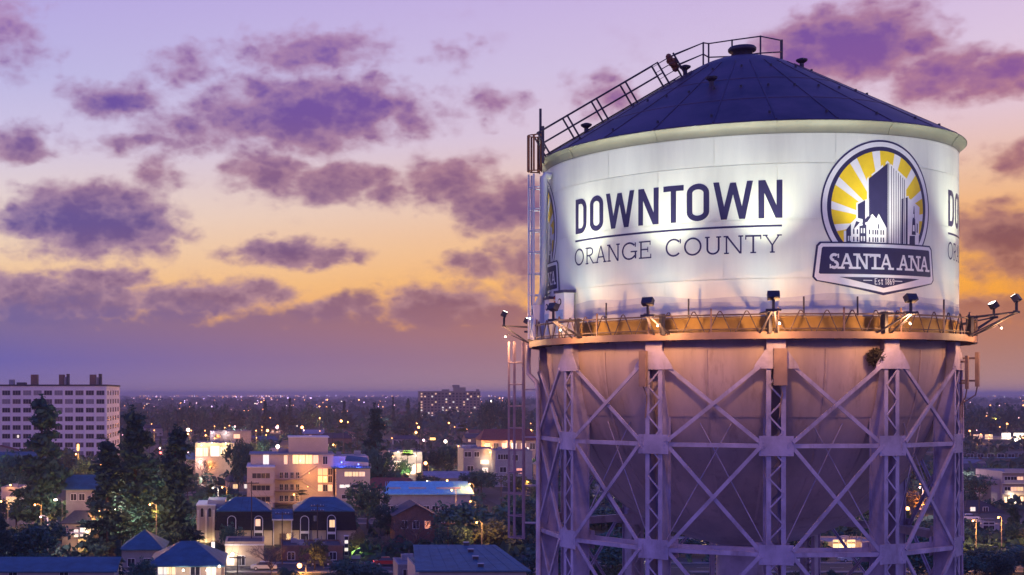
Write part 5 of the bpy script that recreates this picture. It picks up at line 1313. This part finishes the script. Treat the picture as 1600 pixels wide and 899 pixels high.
plamp(472, 668, 720, OR, 1800, 'orange street lamp above the apartment penthouse', r=.8)
plamp(418, 673, 700, OR, 1500, 'orange street lamp left of the pinkish one', r=.7)
plamp(434, 698, 420, WH, 1200, 'white lamp on the roofline left of the penthouse', 'bulb_white', .6)
plamp(294, 672, 600, WH, 4000, 'brightest white lamp right of the conifers', 'bulb_white', .8)
plamp(288, 684, 560, WH, 2000, 'white lamp just below the brightest white lamp', 'bulb_white', .7)
plamp(313, 722, 470, PK, 1200, 'white lamp inside the bare pink lit tree', 'bulb_white', .5)
plamp(329, 726, 470, OR, 600, 'small orange lamp right of the bare pink lit tree', r=.4)
plamp(265, 704, 520, WH, 900, 'white lamp left of the red light', 'bulb_white', .5)
plamp(293, 706, 520, PK, 900, 'pale pink lamp right of the red light', 'bulb_pink', .5)
plamp(662, 688, 640, PK, 1500, 'pale lamp on the street behind the round dark tree', 'bulb_pink', .6)
plamp(696, 690, 640, WH, 2500, 'bright white lamp pair above the round dark tree', 'bulb_white', .8)
plamp(650, 676, 660, OR, 1400, 'orange lamp above the bright store', r=.6)
plamp(654, 668, 700, OR, 1200, 'higher orange lamp above the bright store', r=.6)
plamp(768, 627, 1100, WH, 3000, 'white lamp between the two skyline trees', 'bulb_white', .8)
plamp(533, 658, 660, OR, 1500, 'orange lamp left of the lone conifer', r=.6)
plamp(1588, 688, 820, WH, 4000, 'brightest white lamp at the right edge', 'bulb_white', 1.0)
plamp(1527, 690, 820, OR, 2000, 'amber lamp on the street right of the tower', r=.7)
plamp(1500, 698, 800, PK, 1500, 'pale lamp close to the right tower edge', 'bulb_pink', .6)
plamp(718, 706, 540, (.8,1,.5), 800, 'greenish lamp beside the grey green tree', 'bulb_white', .35)
plamp(363, 866, 230, WH, 700, 'white lamp post over the peach stucco wall', 'bulb_white', .28)
plamp(342, 878, 224, WH, 900, 'white lamp post at the left end of the peach stucco wall', 'bulb_white', .3)
plamp(88, 781, 296, WH, 260, 'small white lamp left of the blue gabled house', 'bulb_white', .22)
plamp(1418, 795, 330, OR, 1500, 'orange lamp glowing behind the right tower legs', r=.5)
plamp(1356, 870, 250, WH, 500, 'white lamp between the tower legs', 'bulb_white', .3)
plamp(1020, 872, 245, WH, 500, 'white lamp seen behind the left tower legs', 'bulb_white', .25)
plamp(945, 770, 400, WH, 900, 'white lamp beside the pale parking shed', 'bulb_white', .5)
def traffic_light(px, py, Y, label):
    t = thing('traffic_light', label, 'traffic light', (gx(px, Y), Y, 0)); h = gz(py, Y)
    m = MB(); m.tube([(0,0,0),(0,0,h)], .1, 6); m.build('pole', 'pole_grey', t)
    boxpart(t, 'signal_box', -.35, .35, -.4, -.05, h-.6, h+.6, 'dark_metal')
    m = MB(); m.ball((0,-.5,h+.3), .42, 8); m.build('red_lens', 'lens_red', t); lamp(t, (0,-1.2,h+.3), 260, (1,.05,.02), .3)
traffic_light(280, 706, 500, 'traffic light showing red between two pale lamps'); traffic_light(251, 709, 500, 'traffic light showing red left of the thin spired conifer')
def sign(px, py, Y, w, h, mt, label):
    t = thing('sign', label, 'sign', (gx(px, Y), Y, 0)); z = gz(py, Y)
    m = MB(); m.tube([(0,.2,0),(0,.2,z)], .12, 6); m.build('post', 'pole_grey', t); boxpart(t, 'cabinet', -w/2-.12, w/2+.12, -.1, .35, z-h/2-.12, z+h/2+.12, 'dark_metal'); boxpart(t, 'face', -w/2, w/2, -.14, -.1, z-h/2, z+h/2, mt)
sign(676, 686, 520, 2.1, .9, 'sign_amber', 'small amber lit sign above the round dark tree')
sign(122, 699, 520, .9, 2.4, 'sign_amber', 'narrow upright yellow sign in front of the office block')
sign(637, 707, 464, 3.2, 1.4, 'sign_lime', 'lime green sign over the bright store')
sign(333, 852, 240, .6, 1.2, 'lit_white', 'small white lit sign left of the peach wall')
def utility_pole(px, pyt, Y, label, arms=2, r=.13):
    h = gz(pyt, Y); t = thing('utility_pole', label, 'utility pole', (gx(px, Y), Y, 0))
    m = MB(); m.tube([(0,0,0),(0,0,h)], r, 6, r2=r*.7); m.build('pole', 'pole_wood', t)
    for i in range(arms):
        c_ = boxpart(t, 'crossarm', -1.3, 1.3, -.09, .09, h-.45-i*.9, h-.28-i*.9, 'pole_wood')
        for x in (-1.1, -.6, .6, 1.1):
            m = MB(); m.tube([(x,0,h-.28-i*.9),(x,0,h-.08-i*.9)], .05, 5); m.build('insulator', 'trim', c_)
    return Vector((gx(px, Y), Y, h))
pa = utility_pole(393, 752, 246, 'tallest utility pole in front of the first mansard house', 1)
pb = utility_pole(441, 800, 240, 'utility pole in front of the small porch', 1)
pc_ = utility_pole(496, 788, 258, 'utility pole with a transformer in front of the second mansard house', 2)
pd = utility_pole(371, 868, 214, 'utility pole with a wide crossarm at the bottom centre left', 1)
pe = utility_pole(651, 700, 420, 'thin utility pole in front of the bright store', 1)
pf = utility_pole(783, 742, 330, 'utility pole left of the tower ladder', 1)
pg = utility_pole(700, 815, 244, 'pale utility pole before the large dark tree mass', 1)
ph_ = utility_pole(1530, 762, 340, 'utility pole right of the tower', 1)
m = MB(); m.tube([(pc_.x-.42,pc_.y,pc_.z-3.2),(pc_.x-.42,pc_.y,pc_.z-2.2)], .3, 8); tag(m.build('transformer', 'pole_grey'), 'grey drum transformer hung on the utility pole by the second mansard house', 'transformer')
def wire(a, b_, n=3, label=None):
    m = MB()
    for i in range(n):
        o = Vector((-1.1+i*1.1,0,-.08)); m.tube([a+o+(b_-a)*f-Vector((0,0,1.1*4*f*(1-f))) for f in [k/10 for k in range(11)]], .016, 3, cap=False)
    tag(m.build('power_line', 'tyre', kind='stuff'), label, 'power line')
wire(pa, pb, 3, 'sagging power lines between the tallest pole and the porch pole'); wire(pb, pc_, 3, 'sagging power lines between the porch pole and the transformer pole'); wire(pd, pa, 2, 'sagging power lines from the wide crossarm pole to the tallest pole'); wire(pc_, pg, 3, 'long power lines from the transformer pole to the pale pole')

# ------------------------------------------------------------------ cars
def car(x, y, rz, paint, label, lights=None):
    t = thing('parked_car', label, 'car', (x, y, 0), rz)
    prof = [(-2.2,.35),(-2.25,.75),(-1.9,.88),(-1.1,.95),(1.2,.95),(2.0,.85),(2.2,.7),(2.22,.35)]
    def ext(pr, hw0, hw1, name, mt):
        m = MB(); n = len(pr); mid = (min(p[1] for p in pr)+max(p[1] for p in pr))/2
        L1 = [(p[0], -(hw0 if p[1] < mid else hw1), p[1]) for p in pr]; R1 = [(p[0], -q[1], p[1]) for p, q in zip(pr, L1)]
        m.poly(L1); m.poly(R1[::-1])
        for i in range(n): m.quad(L1[i], R1[i], R1[(i+1) % n], L1[(i+1) % n])
        return m.build(name, mt, t)
    ext(prof, .88, .85, 'body', paint)
    ext([(-1.55,.94),(-.85,1.42),(.55,1.44),(1.25,.94)], .80, .62, 'windows', 'pane_dark'); ext([(-.9,1.40),(-.8,1.47),(.5,1.49),(.62,1.42)], .66, .60, 'roof', paint)
    wm = MB(); wm.tube([(0,-.1,0),(0,.1,0)], .32, 12); wm = wm.mesh('wheel', 'tyre'); rm = MB(); rm.tube([(0,-.11,0),(0,.11,0)], .19, 8); rm = rm.mesh('rim', 'car_silver')
    for xx in (-1.35, 1.35):
        for s_ in (-1, 1): w_ = link('wheel', wm, t, (xx, s_*.78, .32)); link('rim', rm, w_)
    for s_ in (-1, 1): boxpart(t, 'headlight', 2.17, 2.24, s_*.6-.15, s_*.6+.15, .62, .74, 'lit_white' if lights else 'trim'); boxpart(t, 'taillight', -2.27, -2.2, s_*.62-.13, s_*.62+.13, .66, .78, 'lens_red' if lights else 'roof_red')
    OCC.append((x-2.5, x+2.5, y-2.5, y+2.5))
car(gx(1246, 242), 242, .25, 'car_white', 'white car parked on the lot between the tower legs')
car(gx(1232, 250), 250, 1.2, 'car_dark', 'dark car parked behind the white car on the lot')
car(gx(1330, 244), 244, .0, 'car_silver', 'silver car below the gold lit building between the legs')
car(gx(292, 262), 262, .15, 'car_white', 'white car parked left of the stuccoed hall')
car(gx(500, 240), 239.2, 0, 'car_dark', 'dark car at the kerb right of the big orange street lamp')
car(gx(412, 232), 233.0, pi, 'car_silver', 'silver car on the street below the peach wall')
car(gx(604, 239), 239.2, 0, 'car_red', 'red car at the kerb near the lit pillar', True)
car(gx(640, 325), 325.2, 0, 'car_white', 'white car on the street before the cyan roofed building', True)
car(gx(955, 262), 262, .4, 'car_white', 'white car behind the left tower leg')
car(gx(1044, 258), 258, 1.5, 'car_silver', 'silver car parked by the blue walled low building')
car(gx(8, 224), 233, .1, 'car_dark', 'dark car in the street at the bottom left')
car(gx(1560, 312), 325, 0, 'car_white', 'white car on the street by the small white garage')

# ------------------------------------------------------------------ the rest of the town: houses, trees and lamps
r = random.Random(19)
WALLS = ['wall_white','wall_cream','wall_tan','wall_grey','wall_brick']; ROOFS = ['roof_shingle','roof_shingle','roof_flat','roof_blue','roof_red']
ADJ = {'wall_white':'white','wall_cream':'cream','wall_tan':'tan','wall_grey':'grey','wall_brick':'brick'}; RADJ = {'roof_shingle':'dark','roof_flat':'pale','roof_blue':'blue','roof_red':'red'}
MARKS = [(-40,'at the far left'),(60,'below the office block'),(150,'by the office block corner'),(225,'behind the dark conifers'),(300,'right of the dark conifers'),(370,'left of the gold lit apartments'),(450,'behind the gold lit apartments'),(530,'just left of the lone conifer'),(590,'around the lone conifer'),(640,'behind the bright store'),(700,'below the brown apartment tower'),(760,'right of the brown apartment tower'),(815,'behind the tower ladder'),(900,'behind the left tower legs'),(1100,'behind the middle legs'),(1350,'behind the right tower legs'),(1520,'just right of the tower'),(1570,'above the white balconied flats'),(1620,'at the far right')]
def where(px): return min(MARKS, key=lambda q: abs(q[0]-px))[1]
FILL = []
def blocked(px, pyt, pyb, wpx, Y):
    for a, b_, c, d_, yy in PROT:
        if Y < yy and a < px+wpx*.5 and px-wpx*.5 < b_ and pyt < d_ and c < pyb:
            ov = (min(b_, px+wpx*.5)-max(a, px-wpx*.5))*(min(d_, pyb)-max(c, pyt))
            if ov > .10*(b_-a)*(d_-c) or ov > 140: return True
    return False
def sy(z, Y): return PY + (CAMH-z)*FOC/Y
n = 0; tries = 0
while n < 120 and tries < 9000:
    tries += 1
    py = r.uniform(655, 780) if n < 72 else r.uniform(634, 662); Y = 28*FOC/(py-PY); px = r.uniform(-40, 1640)
    if 850 < px < 1490 and py < 690: continue
    x = gx(px, Y); w = r.uniform(9, 19); dp = r.uniform(8, 13)
    if Y < 385 or not free(x, Y+dp/2, w*.6): continue
    wl, rf = r.choice(WALLS), r.choice(ROOFS); lit = [r.choice(['pane_dark','pane_dark','pane_dark','lit_warm','lit_gold','lit_white']) for _ in range(3)]
    ze = r.choice([3.2, 3.4, 5.6]); zr = ze+r.uniform(1.6, 2.8)
    if blocked(px, sy(zr, Y), sy(0, Y), w*FOC/Y, Y): continue
    band = 'mid distance' if Y < 900 else 'far off'
    t = plain_house('x', x, Y, w, dp, ze, zr, wl, rf, 'x' if n % 3 else 'y', r.uniform(-.25,.25), 2.5 if n % 2 else 0.0, lit, detail=False, chimney=(n % 5 == 0))
    FILL.append((t, '%s%s house with %s %s roof %s, %s' % ('tall ' if ze > 5 else '', ADJ[wl], RADJ[rf], 'hipped' if n % 2 else 'gabled', band, where(px)), 'houses ' + band, px))
    OCC.append((x-w/2-1, x+w/2+1, Y-1, Y+dp+1)); n += 1
def skyline(px, pyt, Y, wpx, kind='far'):
    h = gz(pyt, Y); t = tree(kind, gx(px, Y), Y, h*1.03, wpx*Y/FOC)
    FILL.append((t, 'tall dark %s horizon tree, %s' % ('conical' if kind == 'farcone' else 'round', where(px)), 'dark trees in a row near the horizon', px))
for q in ((205,630,900,30),(262,632,960,26),(278,627,1000,24),(300,629,980,24),(317,628,1020,18),(336,629,1000,26),(351,632,960,24),(372,634,980,26),(392,634,940,20),(442,634,960,22),(472,632,1000,26),(489,630,1000,26),(512,633,980,24),(640,634,1000,24),(754,632,900,18),(812,630,1000,20),(1520,634,900,30),(1548,630,1000,34),(1580,632,960,34),(1606,630,980,30)): skyline(*q)
for q in ((414,628,980,20),(453,624,1050,16),(538,628,1000,16),(614,622,1050,10),(638,625,1020,18),(655,630,900,14),(1506,628,1000,14)): skyline(*q, kind='farcone')
n = 0; tries = 0
while n < 195 and tries < 20000:
    tries += 1
    near = n < 75
    py = r.uniform(765, 930) if near else 640 + 135*r.random()**1.5; Y = 30*FOC/(py-PY); px = r.uniform(-60, 1660)
    if 860 < px < 1480 and r.random() < .6: continue
    x = gx(px, Y)
    if not free(x, Y, 2.6): continue
    k = r.choices(['broad','conifer','olive','palm'], [.72,.1,.14,.04])[0] if near else r.choices(['far','farcone','olive','palm'], [.66,.16,.1,.08])[0]
    hgt = {'far': r.uniform(7,14), 'broad': r.uniform(4.5,9), 'olive': r.uniform(4.5,9), 'farcone': r.uniform(11,20), 'conifer': r.uniform(6,11), 'palm': r.uniform(9,17)}[k]
    if not near and Y < 620: hgt = min(hgt, 11)
    wd_ = hgt*(r.uniform(.95,1.5) if k in ('far','broad','olive') else .3 if k != 'palm' else .22)
    if blocked(px, sy(hgt, Y), sy(0, Y), wd_*FOC/Y, Y): continue
    band = 'low in view' if Y < 250 else 'in nearer streets' if Y < 430 else 'mid distance' if Y < 900 else 'far off'
    size = 'low' if hgt < 6.5 else 'tall' if hgt > 11 else 'medium'
    kd = {'far':'dark round','broad':'dark bushy','olive':'olive','farcone':'dark conifer','conifer':'dark conifer','palm':'slender palm'}[k]
    t = tree(k, x, Y, hgt, wd_)
    FILL.append((t, '%s %s %s, %s' % (size, kd+('' if kd in ('dark conifer','slender palm') else ' tree'), band, where(px)), '%s trees %s' % (kd, band), px)); n += 1
n = 0; tries = 0
while n < 85 and tries < 9000:       # street lamps among the trees
    tries += 1
    py = r.uniform(668, 880); Y = 30*FOC/(py-PY); px = r.uniform(0, 845) if r.random() < .75 else r.uniform(1010, 1630)
    x = gx(px, Y)
    if not free(x, Y, .2) or blocked(px, sy(7, Y), sy(0, Y), 6, Y): continue
    q = r.choices([('orange', OR, 'bulb_orange'), ('white', WH, 'bulb_white'), ('pink', PK, 'bulb_pink')], [.68,.2,.12])[0]
    t = street_lamp(x, Y, r.choice([7, 8, 9.5]), q[1], (3600 if Y < 300 else 7500)*r.uniform(.5,1.5), bulb=q[2], r=max(.16, Y*.0006))
    band = 'low in view' if Y < 250 else 'in nearer streets' if Y < 430 else 'mid distance'
    tag(t, None, 'street lamp'); FILL.append((t, '%s glowing street lamp %s, %s' % (q[0], band, where(px)), '%s street lamps %s' % (q[0], band), px)); n += 1
n = 0; tries = 0
while n < 170 and tries < 20000:     # garden shrubs
    tries += 1
    py = 745 + 170*r.random(); Y = 30*FOC/(py-PY); px = r.uniform(-60, 1660); x = gx(px, Y)
    if not free(x, Y, .8): continue
    hgt = r.uniform(1.6, 3.8)
    if blocked(px, sy(hgt, Y), sy(0, Y), hgt*1.3*FOC/Y, Y): continue
    t = thing('shrub', None, 'shrub', (x, Y, -.2*hgt), r.random()*6.28); link('foliage', CR[r.choice(['far','broad','olive'])][0], t, scale=(hgt*1.4, hgt*1.4, hgt*1.2)); link('stem', TRK['broad'], t, scale=(hgt*.6, hgt*.6, hgt))
    OCC.append((x-.8, x+.8, Y-.8, Y+.8))
    band = 'low in view' if Y < 250 else 'in nearer streets' if Y < 370 else 'mid distance'
    FILL.append((t, '%s dark garden shrub %s, %s' % ('small' if hgt < 2.6 else 'big', band, where(px)), 'garden shrubs ' + band, px)); n += 1
# hedges and garden greenery filling the plots between the houses
ug = MB(); r4 = random.Random(77); n = 0; tries = 0
while n < 1500 and tries < 30000:
    tries += 1
    py = 648 + 240*r4.random()**1.3; Y = 30*FOC/(py-PY); px = r4.uniform(-60, 1660); x = gx(px, Y)
    hgt = r4.uniform(1.0, 3.6) if Y < 420 else r4.uniform(2.5, 6.5)
    if not free(x, Y, .6) or blocked(px, sy(hgt, Y), sy(0, Y), hgt*1.6*FOC/Y, Y): continue
    wid = hgt*r4.uniform(.7, 1.3)
    for j in range(26):
        d_ = Vector((r4.gauss(0,1), r4.gauss(0,1), abs(r4.gauss(0,1)))).normalized(); leaf(ug, Vector((x+d_.x*wid, Y+d_.y*wid, hgt*.1+d_.z*hgt*.85)), wid*.34, r4)
    n += 1
tag(ug.build('garden_greenery', 'leaf_dark'), 'dark hedges and garden greenery filling the plots between houses', 'greenery', kind='stuff')
# woods beyond, read as one mass
wd = MB(); r2 = random.Random(5)
for i in range(2600):
    py = r2.uniform(618.6, 634) if i > 1100 else r2.uniform(634, 680); Y = 30*FOC/(py-PY); px = r2.uniform(-80, 1680); x = gx(px, Y); hgt = r2.uniform(7, 15)
    if not free(x, Y, 3) : continue
    if 190 < px < 850 and blocked(px, sy(hgt, Y), sy(0, Y), hgt*FOC/Y, Y): continue
    wid = hgt*r2.uniform(.4,.75)*(1.6 if Y > 3000 else 1.0)
    for j in range(26):
        d_ = Vector((r2.gauss(0,1), r2.gauss(0,1), abs(r2.gauss(0,1)))).normalized(); c = Vector((x+d_.x*wid, Y+d_.y*wid, hgt*.35+d_.z*hgt*.62)); leaf(wd, c, wid*.42, r2)
tag(wd.build('distant_woods', 'leaf_dark'), 'dark purple belt of woods merging into the horizon haze', 'woods', kind='stuff')
# street lamps out to the horizon
lm = {}
for mt in ('bulb_orange','bulb_white','bulb_pink','bulb_violet'):
    q = MB(); q.tube([(0,0,0),(0,0,1)], .012, 4, cap=False); lm[mt] = q
LM = {}
def farlamp(mt, s_, h):
    key = (mt, s_, h)
    if key not in LM:
        q = MB(); q.tube([(0,0,0),(0,0,h)], .1, 4, cap=False); q.ball((0,-.2,h+s_*.6), s_, 6, 1); LM[key] = q.mesh('street_lamp', ['pole_grey', mt])
    return LM[key]
r3 = random.Random(23)
CITY = {mt: MB() for mt in ('bulb_orange','bulb_white','bulb_pink','bulb_violet')}; single = 0
rows = [618.2, 619.2, 620.4, 622.0, 624.5, 628, 632.5, 638, 645, 653, 662, 673, 686]
for i in range(430):
    row = rows[min(12, int(13*r3.random()**1.25))]; Y0_ = 22*FOC/(row-PY)
    u = r3.random()
    if u < .62:     # strung along a cross street
        Y = Y0_*(1+.012*r3.gauss(0,1)); c_ = r3.choice((215, 250, 300, 345, 400, 420, 470, 540, 610, 700, 770, 820, 1530, 1580, 1620)); px = c_ + r3.gauss(0, 22)
    else:           # along an avenue running away from the viewer
        Y = Y0_*r3.uniform(.8, 1.25); av = r3.choice((-1450, -820, -520, -260, -60, 180, 420, 1400)); px = PX + av*FOC/Y*.45 + r3.gauss(0, 3)
    if not (190 < px < 850 or 1498 < px < 1660): continue
    h = r3.choice([8, 10, 12]); Y = min(max(Y, 480), 11500)
    mt = r3.choices(['bulb_orange','bulb_white','bulb_pink','bulb_violet'], [.46,.08,.30,.16] if Y > 1800 else [.78,.05,.17,0])[0]
    sz = max(.3, min(3.5, round(Y*.00032*r3.choice([.6,.8,1,1,1.6])*4)/4))
    dist = 'far off' if Y > 1800 else 'mid distance'; cn_ = {'bulb_orange':'orange','bulb_white':'white','bulb_pink':'pink','bulb_violet':'violet'}[mt]
    if Y < 2600 and single < 150:
        single += 1; o = link('street_lamp', farlamp(mt, sz, h), None, (gx(px, Y), Y, 0), cat='street lamp')
        FILL.append((o, 'tiny %s street light glowing %s, %s' % (cn_, dist, where(px)), '%s street lights %s' % (cn_, dist), px))
    else: CITY[mt].ball((gx(px, Y), Y, h+sz*.6), sz, 4)
    if Y < 1700 and i % 2 == 0: lamp(None, (gx(px, Y), Y-3, h), 3500, {'bulb_orange':OR,'bulb_white':WH,'bulb_pink':PK,'bulb_violet':PK}[mt], .5)
for mt, q in CITY.items():
    if q.v: tag(q.build('city_lights', mt), 'scatter of tiny %s city lights along the horizon' % {'bulb_orange':'orange','bulb_white':'white','bulb_pink':'pink','bulb_violet':'violet'}[mt], 'city lights', kind='stuff')

# labels of the repeats: first by look and neighbourhood, then by order from the left
same = {}
for q in FILL: same.setdefault(q[1], []).append(q)
ORD = ['leftmost', 'second from left', 'third from left', 'fourth from left', 'fifth from left', 'sixth from left', 'seventh from left', 'eighth from left'] + [q+' from left' for q in 'ninth tenth eleventh twelfth thirteenth fourteenth fifteenth sixteenth seventeenth eighteenth nineteenth twentieth twenty-first twenty-second twenty-third'.split()]
for lab, qs in same.items():
    qs.sort(key=lambda q: q[3])
    for i, (o, _, grp, px) in enumerate(qs):
        if len(qs) == 1: tag(o, lab, None, grp)
        elif len(qs) <= 24: tag(o, lab + ', ' + ('rightmost' if i == len(qs)-1 else ORD[i]), None, grp)
        else: tag(o, lab, None, grp + ' ' + lab.split(', ')[-1])

# ------------------------------------------------------------------ evening haze
hm = bpy.data.materials.new('haze_air'); hm.use_nodes = True
ht = hm.node_tree
for n_ in list(ht.nodes): ht.nodes.remove(n_)
pv = ht.nodes.new('ShaderNodeVolumePrincipled'); pv.inputs['Color'].default_value = (1.0,.83,.78,1); pv.inputs['Density'].default_value = 1.35e-4; pv.inputs['Anisotropy'].default_value = 0.0
ho = ht.nodes.new('ShaderNodeOutputMaterial'); ht.links.new(pv.outputs[0], ho.inputs['Volume']); MATS['haze_air'] = hm
m = MB(); m.box(-14100, 20100, -320, 26100, -1.2, 52); m.build('haze', 'haze_air', kind='stuff')
